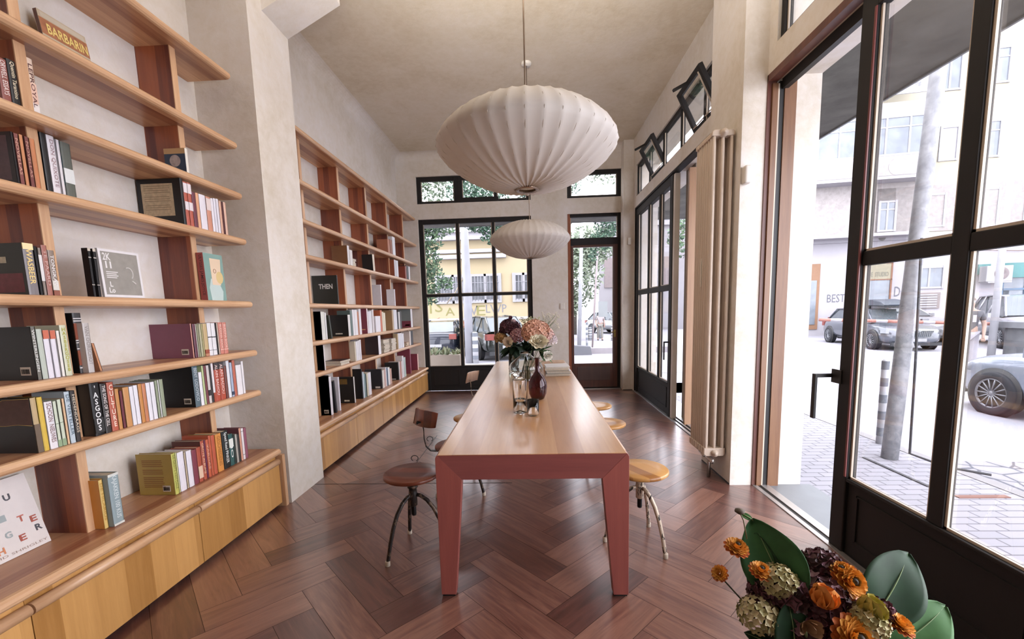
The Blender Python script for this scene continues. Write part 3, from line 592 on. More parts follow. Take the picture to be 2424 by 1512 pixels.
(1, 8, -2.08, 1.871, 0.0196, 0.242, 0.15, 'd8b870', 'orange yellow', {'c2': 'c88838', 'tx': 'DE HILARIUS', 'tc': 'b88c40', 'lbl': [(0.45, 0.8, 0.03, 0.12, '4c3020')]}),
(1, 8, -2.08, 1.892, 0.0239, 0.246, 0.15, 'd8bc78', 'yellow', {'tx': 'GELAATS', 'tc': 'b88c40'}),
(1, 8, -2.055, 1.893, 0.0532, 0.259, 0.16, '8c9ca0', 'thick blue grey', {'tx': 'KAJAKKEN 100 KUS', 'tc': 'ccd4d4', 'b': [(0, 0.04, 'd0d0c8'), (0.95, 1, 'd0d0c8')]}),
(1, 8, -2.055, 2.258, 0.0273, 0.239, 0.21, 'b8b860', 'olive yellow', {'c2': 'a88c44', 'bar': 1, 'dec': 'lines2', 'tx': 'DE GROTE VAN DALE', 'tc': '7c7c40'}),
(1, 8, -2.055, 2.286, 0.01, 0.237, 0.16, 'c8c890', 'thin lime', {}),
(1, 8, -2.055, 2.297, 0.0451, 0.232, 0.16, 'dcd8e0', 'thick white', {}),
(1, 8, -2.055, 2.344, 0.0145, 0.219, 0.15, 'b8a890', 'thin cream', {}),
(1, 8, -2.055, 2.36, 0.0388, 0.221, 0.16, 'dcd8e0', 'thick white', {}),
(1, 8, -2.055, 2.4, 0.0366, 0.212, 0.17, '7c3c48', 'maroon', {}),
(1, 8, -2.055, 2.438, 0.0329, 0.216, 0.16, 'a4503c', 'brick red', {'b': [(0.1, 0.45, 'd8b8a0')]}),
(1, 8, -2.055, 2.473, 0.028, 0.246, 0.18, 'a85440', 'rust red', {'tx': 'GROTE ALBUMS', 'tc': 'd8b098', 'c2': '5c3430'}),
(1, 8, -2.055, 2.502, 0.0128, 0.242, 0.17, '743a54', 'thin violet', {}),
(1, 8, -2.055, 2.516, 0.0238, 0.241, 0.17, 'b85c40', 'red orange', {'tx': 'VARGAS', 'tc': 'd8a890'}),
(1, 8, -2.055, 2.541, 0.0209, 0.261, 0.17, 'b4583c', 'red orange', {}),
(1, 8, -2.055, 2.563, 0.0303, 0.256, 0.17, 'b45840', 'red orange', {'c2': '98883c'}),
(1, 8, -2.055, 2.599, 0.0515, 0.25, 0.17, 'd08c48', 'thick orange', {'tx': 'GESCHIEDENIS', 'tc': 'a06830'}),
(1, 8, -2.055, 2.655, 0.0589, 0.251, 0.065, '202424', 'thick black', {'tx': 'Speed Read PINKER', 'tc': 'd8dcd8'}),
(1, 8, -2.055, 2.715, 0.0397, 0.216, 0.065, '2f5654', 'teal and white', {'b': [(0.58, 0.85, 'd8dcd4')], 'tx': 'DIO', 'tc': 'e0e0dc'}),
(1, 8, -2.055, 2.757, 0.0183, 0.204, 0.15, '24302c', 'thin dark green', {}),
(1, 8, -2.055, 2.778, 0.0195, 0.2, 0.15, 'a8a49c', 'thin grey', {}),
(1, 8, -2.055, 2.799, 0.0193, 0.194, 0.15, '343230', 'thin black', {}),
(1, 8, -2.055, 2.821, 0.02, 0.23, 0.18, 'd09880', 'tall peach', {'c2': '6c4048'}),
(1, 8, -2.055, 2.843, 0.0235, 0.223, 0.16, 'dcd4d4', 'white', {'b': [(0.9, 0.91, '303030'), (0.15, 0.16, '303030')]}),
(1, 8, -2.055, 2.868, 0.0281, 0.219, 0.16, '8c5464', 'rose purple', {}),
(2, 3, -2.06, 6.275, 0.0952, 0.191, 0.16, 'a86c50', 'rust', {}),
(2, 3, -2.06, 6.378, 0.1043, 0.202, 0.16, '8c5038', 'brown', {}),
(2, 3, -2.06, 6.494, 0.1306, 0.265, 0.065, 'd8d8dc', 'tall white', {}),
(2, 4, -2.06, 4.858, 0.0568, 0.212, 0.18, 'd8d4d4', 'white', {'c2': '7c5434'}),
(2, 4, -2.06, 4.922, 0.0749, 0.173, 0.065, 'd4d0cc', 'short white', {}),
(2, 4, -2.06, 5.639, 0.0703, 0.21, 0.14, 'd8ccb8', 'cream backed black', {'c2': '1a1818', 'ln': -4}),
(2, 4, -2.06, 6.521, 0.092, 0.245, 0.17, 'c8c4c8', 'grey', {'c2': '8c4c34'}),
(2, 4, -2.06, 6.623, 0.0949, 0.244, 0.14, 'd4d4d8', 'white', {}),
(2, 4, -2.06, 7.078, 0.0719, 0.205, 0.14, '8c4434', 'rust', {}),
(2, 4, -2.06, 7.158, 0.1159, 0.222, 0.15, '201c1c', 'black', {}),
(2, 4, -2.06, 7.284, 0.0787, 0.219, 0.065, 'd8d4d4', 'thin white', {}),
(2, 5, -2.06, 4.539, 0.0203, 0.303, 0.27, '2c2e2a', 'large charcoal', {'dec': 'then'}),
(2, 5, -2.06, 5.863, 0.0336, 0.28, 0.2, 'dad8de', 'white', {}),
(2, 5, -2.06, 6.449, 0.0405, 0.246, 0.12, 'dad8de', 'white', {}),
(2, 6, -2.06, 4.13, 0.004, 0.279, 0.19, '1e1c1d', 'black', {'lbl': [(0.6, 1, 0.8, 0.93, '8c3c34')]}),
(2, 6, -2.06, 4.13, 0.074, 0.274, 0.18, 'd0d0c8', 'pale cream', {}),
(2, 6, -2.06, 4.213, 0.0269, 0.266, 0.17, 'dad8d8', 'white', {}),
(2, 6, -2.06, 4.323, 0.0283, 0.239, 0.14, '383c34', 'leaning dark green', {'ln': -9}),
(2, 6, -2.06, 4.744, 0.0638, 0.239, 0.2, 'd4d0cc', 'white backed black', {'c2': '181616', 'lbl': [(0.35, 0.75, 0.1, 0.15, 'd0ccc0')]}),
(2, 6, -2.06, 4.812, 0.0585, 0.286, 0.15, '5c6c68', 'sea green', {}),
(2, 6, -2.06, 4.873, 0.0539, 0.295, 0.065, 'dad6d8', 'white', {}),
(2, 6, -2.06, 4.931, 0.0813, 0.295, 0.15, 'dad6d8', 'white', {}),
(2, 6, -2.06, 5.017, 0.0379, 0.271, 0.15, 'b07050', 'rust', {}),
(2, 6, -2.06, 5.06, 0.0645, 0.305, 0.15, 'dad6d8', 'white', {}),
(2, 6, -2.06, 5.305, 0.0366, 0.311, 0.17, 'ddd0d0', 'maroon with a pale spine', {'c2': '84404e', 'lbl': [(0.15, 0.6, 0.14, 0.18, 'd8a078')]}),
(2, 6, -2.06, 5.351, 0.0546, 0.274, 0.15, 'dad8dc', 'white', {}),
(2, 6, -2.06, 5.408, 0.0587, 0.279, 0.15, 'dad8dc', 'white', {}),
(2, 6, -2.06, 5.487, 0.0543, 0.296, 0.15, 'd0c8c8', 'thin pale', {}),
(2, 6, -2.06, 5.599, 0.181, 0.212, 0.065, 'dcd8dc', 'thick white', {}),
(2, 6, -2.06, 5.786, 0.0653, 0.29, 0.15, 'c06c4c', 'orange', {}),
(2, 6, -2.06, 5.857, 0.0582, 0.267, 0.15, 'd8d0b8', 'cream', {}),
(2, 6, -2.06, 5.92, 0.0648, 0.255, 0.15, 'd8d0b8', 'cream', {}),
(2, 6, -2.06, 6.282, 0.0629, 0.29, 0.2, 'b8a080', 'tan', {'c2': 'a48460'}),
(2, 6, -2.06, 6.353, 0.1547, 0.296, 0.065, 'dad8dc', 'tall white', {}),
(2, 6, -2.06, 6.516, 0.0633, 0.264, 0.065, '28262a', 'black', {}),
(2, 6, -2.06, 6.585, 0.0668, 0.264, 0.14, 'd8d4d0', 'white', {}),
(2, 6, -2.06, 6.659, 0.0817, 0.27, 0.14, '282624', 'black', {}),
(2, 6, -2.06, 7.254, 0.1073, 0.311, 0.22, 'dcd8d8', 'grey and maroon', {'c2': '7c8484', 'lbl': [(0, 1, 0, 0.35, '743444'), (0.1, 0.45, 0.08, 0.16, 'd8a078')]}),
(2, 7, -2.06, 4.13, 0.004, 0.231, 0.14, 'b08c68', 'thin tan', {}),
(2, 7, -2.06, 4.13, 0.004, 0.251, 0.2, '3c282c', 'dark plum', {}),
(2, 7, -2.06, 4.13, 0.0244, 0.244, 0.15, 'd8d0cc', 'pale', {}),
(2, 7, -2.06, 4.879, 0.0292, 0.231, 0.065, 'd0c4b0', 'cream', {}),
(2, 7, -2.06, 4.914, 0.0507, 0.227, 0.065, 'dad6d8', 'white', {}),
(2, 7, -2.06, 4.968, 0.0467, 0.233, 0.15, 'dad6d8', 'white', {}),
(2, 7, -2.06, 5.019, 0.0477, 0.24, 0.15, 'd4d0d4', 'white', {}),
(2, 7, -2.06, 5.644, 0.0978, 0.251, 0.18, 'dad6d8', 'white backed black', {'c2': '2c2024'}),
(2, 7, -2.06, 6.467, 0.0378, 0.231, 0.065, 'c0a884', 'tan', {}),
(2, 7, -2.06, 6.514, 0.0815, 0.234, 0.065, 'dad8dc', 'white', {}),
(2, 7, -2.06, 6.604, 0.0882, 0.235, 0.15, 'dad8dc', 'white', {}),
(2, 7, -2.06, 6.701, 0.0953, 0.223, 0.15, 'dad8dc', 'white', {}),
(2, 7, -2.06, 7.124, 0.0713, 0.237, 0.14, 'd8ccc4', 'pale', {}),
(2, 7, -2.06, 7.21, 0.1181, 0.238, 0.065, '1e1a1c', 'black', {}),
(2, 8, -2.03, 4.13, 0.004, 0.404, 0.17, '1c1c1d', 'tall black', {'bar': 1}),
(2, 8, -2.03, 4.13, 0.004, 0.393, 0.17, 'bca478', 'cream with brown dots', {}),
(2, 8, -2.03, 4.13, 0.0501, 0.388, 0.16, 'dcd8dc', 'white', {}),
(2, 8, -2.03, 4.237, 0.0339, 0.333, 0.15, '1c1c20', 'leaning black', {'ln': -4}),
(2, 8, -2.03, 4.325, 0.0302, 0.354, 0.2, 'd8d4dc', 'white with a dark strip', {'c2': 'd8d4dc', 'lbl': [(0.4, 0.7, 0.3, 0.9, '202830')]}),
(2, 8, -2.03, 4.707, 0.0307, 0.299, 0.24, 'd0ccc8', 'black with gold trees', {'c2': '181512', 'lbl': [(0.3, 0.9, 0.72, 0.92, '6c5020'), (0.25, 0.5, 0.06, 0.12, 'ccc4b0')]}),
(2, 8, -2.03, 4.938, 0.0259, 0.355, 0.22, '202022', 'wide black', {}),
(2, 8, -2.03, 4.968, 0.0433, 0.314, 0.15, 'c4ccd4', 'pale blue', {}),
(2, 8, -2.03, 5.016, 0.0401, 0.287, 0.15, '7c9494', 'teal', {}),
(2, 8, -2.03, 5.06, 0.023, 0.276, 0.15, '24221f', 'thin black', {}),
(2, 8, -2.03, 5.089, 0.044, 0.281, 0.15, 'd0c8b0', 'cream', {}),
(2, 8, -2.03, 5.138, 0.0933, 0.28, 0.15, 'dcd8dc', 'white', {}),
(2, 8, -2.03, 5.597, 0.0363, 0.264, 0.22, '24242a', 'midnight blue', {'lbl': [(0.1, 0.4, 0.03, 0.12, 'd0ccc8')], 'bk': 'ccc4b8'}),
(2, 8, -2.03, 5.64, 0.0638, 0.239, 0.065, 'dcd4cc', 'cream', {}),
(2, 8, -2.03, 5.709, 0.0636, 0.241, 0.065, 'c4a49c', 'pink', {}),
(2, 8, -2.03, 5.778, 0.0333, 0.263, 0.16, 'dcd8dc', 'white', {}),
(2, 8, -2.03, 5.816, 0.0408, 0.251, 0.16, '34506c', 'blue', {}),
(2, 8, -2.03, 5.864, 0.0799, 0.248, 0.16, 'dad8d8', 'white', {}),
(2, 8, -2.03, 5.951, 0.0708, 0.219, 0.16, 'c4a090', 'pink', {}),
(2, 8, -2.03, 6.319, 0.0416, 0.267, 0.2, '1b1b1d', 'black blurbed', {'lbl': [(0.2, 0.5, 0.03, 0.08, 'd8d4d0')]}),
(2, 8, -2.03, 6.369, 0.0508, 0.273, 0.16, 'd8ccc8', 'pale', {}),
(2, 8, -2.03, 6.428, 0.0561, 0.266, 0.16, 'b87c70', 'salmon', {}),
(2, 8, -2.03, 6.493, 0.0483, 0.265, 0.065, 'd8ccc8', 'pale', {}),
(2, 8, -2.03, 6.548, 0.0694, 0.337, 0.18, 'dcd8dc', 'tall white', {}),
(2, 8, -2.03, 6.626, 0.0966, 0.307, 0.17, 'a8b8b0', 'pale green', {}),
(2, 8, -2.03, 6.974, 0.0504, 0.404, 0.2, '843c4c', 'tall maroon', {}),
(2, 8, -2.03, 7.427, 0.0628, 0.281, 0.22, 'd8b0a0', 'short maroon', {'c2': '843c4c'})]
# ---------------- books ----------------
ORD=['first','second','third','fourth','fifth','sixth','seventh','eighth','ninth','tenth','eleventh','twelfth','thirteenth','fourteenth','fifteenth','sixteenth','seventeenth','eighteenth','nineteenth','twentieth']
def ordn(i): return ORD[i] if i<20 else ('twenty-'+ORD[i-20] if i<29 else ['thirtieth','thirty-first','thirty-second','thirty-third','thirty-fourth','thirty-fifth','thirty-sixth','thirty-seventh','thirty-eighth','thirty-ninth','fortieth'][i-29])
ROWN={8:'bench top',7:'lowest shelf',6:'second lowest shelf',5:'third lowest shelf',4:'fourth lowest shelf',3:'fifth lowest shelf',2:'sixth lowest shelf'}
PAG=mat('c9bda8',.8,0,.08,sc=60)
def bm(c): return mat(c,.42,0,.03,sc=20)
def book(case,row,X,y0,th,h,dep,col,desc,o,label):
    z0=(ZR[row] if row<8 else .434)+.0235
    r=thing('book',label,'book',(X,y0,z0),'books on the '+('near' if case==1 else 'far')+' bookcase',local=True)
    if 'ln' in o: r.rotation_euler=(R(-o['ln']),0,0); r.matrix_basis=Matrix.LocRotScale(r.location,r.rotation_euler,None)
    if 'ln' in o and o['ln']<0: pass
    t=min(.0022,th*.18); m1=bm(col); m2=bm(o['c2']) if 'c2' in o else m1
    b=MB(); b.box(-t,0,0,th,0,h,0); b.box(-dep,0,-.0001,t,0,h,1); b.box(-dep,0,th-t,th,0,h,1)
    if th>.018: # rounded spine hint
        b.prism([(0,.001),(.0022,th*.2),(.003,th*.5),(.0022,th*.8),(0,th-.001)],0,h,2,0)
    if case==2: b.box(-dep+.003,-t,t,th-t,.002,h-.003,2); b.build('cover',[m1,m2,PAG],r)
    else:
        b.build('cover',[m1,m2],r); MB().box(-dep+.004,-t,t,th-t,.003,h-.004).build('page_block',PAG,r)
    e=.0034 if th>.018 else .0004
    for (a,c,cc) in o.get('b',[]): MB().box(0,e,.0006,th-.0006,a*h,min(c,.999)*h).build('spine_band',mat(cc,.5,0,.04,sc=20),r)
    for (u0,u1,v0,v1,cc) in o.get('lbl',[]): MB().box(-u1*dep,-u0*dep,-.0008,0,v0*h,v1*h).build('cover_panel',mat(cc,.5,0,.18,sc=50),r)
    if o.get('bar')==1 or o.get('bar')==2:
        k=o['bar']; q=MB(); q.box(-.07,-.025,-.001,0,.02,.055); q.build('barcode_label',mat('c8bfb0',.6,0,0),r)
        q=MB()
        for i in range(12): q.box(-.066+i*.0031,-.0645+i*.0031+random.random()*.001,-.0014,-.001,.026,.046)
        q.build('barcode',BLK,r)
    if o.get('dec')in('lines','lines2'):
        q=MB(); n=12 if o['dec']=='lines' else 15
        for i in range(n):
            if i in (4,8): continue
            a=.24+random.random()*.06; q.box(-dep*.84,-dep*a,-.0014,-.0008,h*(.84-i*.046),h*(.84-i*.046)+.0028)
        q.build('blurb_lines',mat('8c7a60' if n==12 else '7c3c24',.6,0,0),r)
    if o.get('dec')=='moon':
        q=MB(); Mx=Matrix.Translation((-dep*.5,-.001,h*.5))@Matrix.Rotation(R(90),4,'X'); q.lathe([(0,0),(.034,0)],n=24,M=Mx); q.build('cover_circle',mat('a89c98',.6,0,.3,sc=30),r)
        MB().box(-dep,-0.0,-.0012,0,h*.78,h).build('cover_panel',mat('b89468',.6,0,.1),r)
    if o.get('dec')=='ridge':
        q=MB(); P=[(.02,.5),(.35,.52),(.62,.5),(.98,.5),(.98,.55),(.8,.6),(.95,.68),(.78,.74),(.86,.86),(.7,.93),(.6,.97),(.02,.99)]
        q.prism([(-u*dep*.98,v*h) for u,v in P],-.0009,0,1); q.build('cover_picture',mat('5c4038',.6,0,.15,sc=40),r)
        q=MB(); q.tube([(-u*dep*.98,-.0012,v*h) for u,v in P],.0012,4); q.build('cover_outline',mat('b89858',.6,0,0),r)
    if o.get('dec')=='then':
        text('THEN',.052,mat('d8d8d4',.5,0,0),r,fr((1,0,0),(0,0,1),(-dep*.46,-.0012,h*.62)),'cover_title',w=.15,bold=.03)
    if 'tx' in o:
        tm=mat(o['tc'],.5,0,0); s=o['tx']
        if o.get('st'):
            text('\n'.join(s.replace(' ','')),h*.86,tm,r,fr((0,1,0),(0,0,1),(e,th*.5,h*.52)),'spine_title',w=th*.55,bold=.02)
        else: text(s,th*.55,tm,r,fr((0,0,-1),(0,1,0),(e,th*.5,h*(.55))),'spine_title',w=h*(.55+.02*min(len(s),14)),bold=.01)
    return r
cnt={}
for b in BOOKS: cnt[(b[0],b[1])]=cnt.get((b[0],b[1]),0)+1
dc={}
for b in BOOKS: dc[(b[0],b[1],b[8])]=dc.get((b[0],b[1],b[8]),0)+1
ix={}
for b in BOOKS:
    k=(b[0],b[1],b[8]); ix[k]=ix.get(k,0)+1
    wh=ROWN[b[1]]+' of the '+('near' if b[0]==1 else 'far')+' bookcase'
    if dc[k]==1: lab=b[8]+' book on the '+wh
    else: lab=ordn(ix[k]-1)+' '+b[8]+' book from left, '+wh.replace('of the','of')
    book(*b,lab)
def flatbook(name,label,cx,cy,z,sx,sy,th,rz,col,group):
    r=thing(name,label,'book',(cx,cy,z),group,local=True,rz=rz); m=bm(col); t=.0018
    b=MB(); b.box(-sx/2,sx/2,-sy/2,sy/2,0,t); b.box(-sx/2,sx/2,-sy/2,sy/2,th-t,th); b.box(-sx/2,-sx/2+t,-sy/2,sy/2,t,th-t); b.build('cover',m,r)
    MB().box(-sx/2+t,sx/2-.004,-sy/2+.004,sy/2-.004,t,th-t).build('page_block',PAG,r); return r
def stack(n,cx,cy,z,sx,sy,th,cols,grp,where):
    for i in range(n):
        lab=f"{ordn(n-1-i)} book from the top of the {where}"
        flatbook('book',lab,cx+random.uniform(-.006,.006),cy+random.uniform(-.006,.006),z,sx,sy,th,R(random.uniform(-3,3)),cols[i%len(cols)],grp); z+=th+.0004
zt=lambda r:ZR[r]+.0235
stack(4,-2.15,5.05,zt(4),.13,.19,.022,['d8d4d4','cfcac8'],'stack of pale books on the fourth lowest shelf','small pale stack, fourth lowest shelf, far bookcase')
stack(2,-2.16,4.62,zt(7),.19,.24,.024,['d4cccc','3c3436'],'pair of books lying by the dark divider','flat pair on the far bookcase, lowest shelf')
stack(10,-2.14,6.0,zt(7),.15,.22,.0175,['cfc8c0','c8b0a4','2e2a2a','d4c8bc'],'left stack of books on the lowest shelf','left cream stack, lowest shelf, far bookcase')
stack(8,-2.14,6.34,zt(7),.14,.2,.021,['d8d6d8','d0ccd0'],'right stack of books on the lowest shelf','right white stack, lowest shelf, far bookcase')
stack(3,-2.14,7.08,zt(7),.13,.19,.02,['c8906c','d8b49c'],'small stack of peach books','small peach stack, lowest shelf, far bookcase')
# display books facing the room
def facing(label,X,ya,yb,z0,h,th,tilt,covc,edgec,extras,name='book'):
    r=thing(name,label,'book',(X,(ya+yb)/2,z0),None,local=True); r.rotation_euler=(0,R(-tilt),0); r.matrix_basis=Matrix.LocRotScale(r.location,r.rotation_euler,None)
    W=yb-ya; b=MB(); b.box(-.0018,0,-W/2,W/2,0,h); b.box(-th,-th+.0018,-W/2,W/2,0,h); b.box(-th+.0018,-.0018,-W/2,-W/2+.0018,0,h,1); b.build('cover',[bm(covc),bm(edgec)],r)
    MB().box(-th+.0018,-.0018,-W/2+.002,W/2-.003,.003,h-.003).build('page_block',PAG,r)
    extras(r,W,h); return r
def q1(r,W,h):
    MB().box(0,.0008,-W/2+.012,W/2-.012,.012,h-.012).build('cover_panel',mat('908b84',.5,0,.08,sc=30),r)
    wm=mat('dcd8d8',.5,0,0)
    text('2K',.035,wm,r,fr((0,1,0),(0,0,1),(.001,-W/2+.038,h-.036)),'cover_title',w=.04,bold=.02); text('11',.034,wm,r,fr((0,1,0),(0,0,1),(.001,-W/2+.042,h-.075)),'cover_title',w=.03,bold=.04)
    text('L\nLo',.055,wm,r,fr((0,1,0),(0,0,1),(.001,-W/2+.042,.048)),'cover_title',w=.03,bold=.03)
    q=MB(); 
    for i in range(4): q.box(.001,.0014,-W/2+.025,-W/2+.085-.008*(i%2),h*.52-.009*i,h*.52-.009*i+.004)
    q.build('cover_text',wm,r)
    q=MB(); q.tube([(.0012,W/2-.075+.024*math.cos(t*.3),h*.52+.03*math.sin(t*.3)) for t in range(-3,8)],.003,4); q.tube([(.0012,W/2-.06,h*.36),(.0012,W/2-.05,h*.33),(.0012,W/2-.042,h*.30)],.004,4); q.build('cover_picture',mat('c8c4c0',.5,0,0),r)
facing('white bordered grey magazine cover facing the room on the near bookcase',-2.062,2.013,2.229,1.569,.232,.012,2,'d8d4d6','cfcac8',q1,'magazine')
for i,y in enumerate((1.968,1.992)):
    o=book(1,5,-2.072,y,.014,.226,.03,'1e1c1d','',{'b':[(.94,1,'c8beb0'),(.8,.82,'b8b0a8'),(.24,.255,'b8b0a8')]},('left' if i==0 else 'right')+' black magazine box standing beside the white bordered magazine cover')
def q2(r,W,h):
    sk=mat('dcc4a8',.6,0,.04,0); q=MB(); q.prism([(-.03+.0,.10),(.045,.10),(.062,.27),(-.035,.27)],0,.0012,0,M=None)
    q.build('cover_shape',sk,r,bevel=.0)
    q=MB(); q.prism([(.04+.032*math.cos(a*PI/8),.15+.04*math.sin(a*PI/8)) for a in range(16)],.0,.0014,0); q.build('cover_shape',mat('d0b880',.6,0,.04),r)
    q=MB(); q.prism([(-.05,0),(.05,0),(.06,.06),(.02,.13),(-.04,.14),(-.06,.08)],0,.001,0); q.build('cover_shape',mat('b8c8c4',.6,0,.04),r)
    q=MB(); q.tube([(.0015,.0+.011*math.cos(a*PI/8),.19+.013*math.sin(a*PI/8)) for a in range(17)],.0016,4); q.build('cover_shape',mat('8c5a3c',.6,0,0),r)
    q=MB(); q.box(-.0002-.045,0,-W/2-.0012,-W/2,0,h); q.build('spine_panel',bm('9c4a48'),r)
    text('ULYSSES JAMES JOYCE',.024,mat('4c2a34',.6,0,0),r,fr((0,0,-1),(1,0,0),(-.022,-W/2-.0013,h*.53)),'spine_title',w=h*.85,bold=.01)
facing('teal covered thick book with red spine facing the room by the divider',-2.075,2.70,2.87,1.569,.30,.045,1,'7c9c94','9c4a48',q2)
def q3(r,W,h):
    MB().box(0,.0008,-W/2,W/2,h*.55,h*.86).build('cover_panel',mat('a06848',.5,0,.2,sc=30),r)
    MB().box(0,.0009,-W/2+.01,W/2-.01,h*.88,h*.97).build('cover_panel',mat('c8bca8',.5,0,.1),r)
    text('BARBARIN',.045,mat('e0c878',.5,0,0),r,fr((0,1,0),(0,0,1),(.0016,.01,h*.69)),'cover_title',w=W*.85,bold=.02)
    q=MB(); q.prism([(-.02,0),(.04,0),(.05,.06),(.01,.10),(-.04,.09),(-.05,.05)],0,.0012,0); q.build('cover_picture',mat('4c3a34',.6,0,.3,sc=60),r)
    q=MB(); q.prism([(-.09,.01),(-.04,.0),(-.05,.06),(-.09,.07)],0,.0011,0); q.build('cover_picture',mat('c09880',.6,0,.2,sc=60),r)
facing('picture album with yellow title letters leaning on the wall, sixth lowest shelf',-2.24,2.08,2.30,2.6695,.24,.02,8,'b8a890','6c4436',q3)
def q4(r,W,h):
    cs=['b86858','a05040','4a4a50','9ca4a4','c88058']
    cols=[hx(c) for c in cs]
    L=[('G',-.32,.86,0),('E',-.1,.72,0),('T',.12,.82,0),('Y',-.36,.66,2),('O',-.18,.6,3),('U',.2,.68,2),('R',-.02,.52,0),('S',-.34,.44,4),('H',-.12,.36,4),('I',.06,.44,3),('T',.26,.36,0),('T',-.36,.24,2),('O',-.2,.2,3),('G',.06,.22,3),('E',.40,.30,1),('T',-.32,.1,0),('H',-.08,.06,4),('E',.2,.12,1),('R',.42,.17,2)]
    for s,u,v,k in L: text(s,h*.085,mat(cs[k],.6,0,0),r,fr((0,1,0),(0,0,1),(.001,u*W,h*(.08+v))),'cover_letter',w=h*.075,bold=.03)
    text('DAVID SHRIGLEY',.010,mat('9c8478',.6,0,0),r,fr((0,1,0),(0,0,1),(.001,.02,.02)),'cover_lettering',w=W*.8)
facing('large white cover with scattered painted letters leaning on the wall, bench top',-2.232,1.47,1.768,.4575,.335,.015,14,'d8d0cc','cfc4b8',q4)
# ---------------- things on the table ----------------
TZ=.7535
CLR=rglass('clear_glass',(.97,.98,.97)); SMK=rglass('smoky_glass',(.80,.82,.80)); PLUM=rglass('plum_glass',(.26,.09,.12)); WAT=rglass('water',(.98,.98,.97),0,1.33)
def shell(prof,t):   # closed glass wall from an outer profile (base first)
    inn=[(max(r-t,.001),max(z,t*1.3)) for r,z in prof][::-1]
    return prof+inn
def vessel(name,label,cat,x,y,outer,t,m,part='glass_body',n=40):
    r=thing(name,label,cat,(x,y,TZ),None,local=True)
    MB().lathe([(0,0)]+outer+[(max(q-t,.001),z) for q,z in outer[::-1] if z>t*2]+[(max(outer[0][0]-t,.002),t*1.5),(0,t*1.5)],n=n).build(part,m,r); return r
v=vessel('carafe','clear cylindrical glass carafe half full of water, nearest on the table','carafe',-.095,2.90,[(.044,0),(.05,.004),(.05,.225),(.049,.23)],.0028,CLR)
MB().lathe([(0,.006),(.0468,.006),(.0468,.085),(0,.085)],n=32).build('water',WAT,v)
g=MB(); g.tube([(0,0,.075),(.004,0,.12),(.003,0,.19)],.004,8); g.lathe([(.008,.19),(.0,.196)],n=12); g.build('glass_rod',CLR,v)
MB().lathe([(.0,.224),(.02,.232),(.03,.24),(.018,.246),(0,.247)],n=20).build('stopper',CLR,v)
vessel('drinking_glass','small clear drinking glass in front of the plum bottle','glass',-.008,2.80,[(.028,0),(.037,.006),(.039,.02),(.040,.108)],.002,CLR)
v=vessel('bottle_vase','dark plum glass bottle vase with slim neck','vase',.03,3.32,[(.035,0),(.052,.01),(.068,.05),(.074,.10),(.070,.14),(.052,.18),(.03,.205),(.0185,.225),(.0165,.26),(.0165,.318),(.022,.322),(.022,.328)],.003,PLUM)
v=vessel('gourd_vase','wide smoky ribbed glass vase holding the peach hydrangeas','vase',-.075,4.25,[(.07,0),(.09,.006),(.125,.04),(.16,.09),(.172,.13),(.15,.175),(.10,.22),(.06,.25),(.05,.27),(.055,.285)],.003,SMK)
MB().lathe([(0,.006),(.085,.008),(.12,.042),(.15,.085),(0,.085)],n=32).build('water',WAT,v)
v=vessel('cylinder_vase','tall pale green glass cylinder vase holding the dark bouquet','vase',-.215,4.70,[(.052,0),(.055,.004),(.055,.26)],.003,rglass('green_glass',(.86,.94,.88)))
MB().lathe([(0,.005),(.051,.005),(.051,.17),(0,.17)],n=24).build('water',WAT,v)
z=TZ
for i,(c,th) in enumerate((('b88c68',.012),('d0c8c4',.014),('2c2a2a',.012),('d8d0cc',.016),('3a3a3a',.012),('d4cdca',.02),('d8d4d2',.012))):
    flatbook('magazine' if i!=5 else 'magazine',f"{ordn(6-i)} magazine from the top of the pile on the right of the long table",.255+random.uniform(-.008,.008),4.62+random.uniform(-.01,.01),z,.25,.31,th,R(random.uniform(-3,3)),c,'magazines piled on the table')['category']='magazine'; z+=th+.0004
tr=MB(); tr.box(.14,.37,4.85,5.15,TZ,TZ+.10); 
tr=thing('wooden_tray','light wooden box lid behind the magazine pile on the table','box',(.25,5.05,TZ)); MB().box(.12,.38,4.86,5.24,TZ,TZ+.012).box(.12,.38,4.86,4.872,TZ+.012,TZ+.05).box(.12,.38,5.228,5.24,TZ+.012,TZ+.05).box(.12,.132,4.872,5.228,TZ+.012,TZ+.05).box(.368,.38,4.872,5.228,TZ+.012,TZ+.05).build('tray',W_ST,tr)
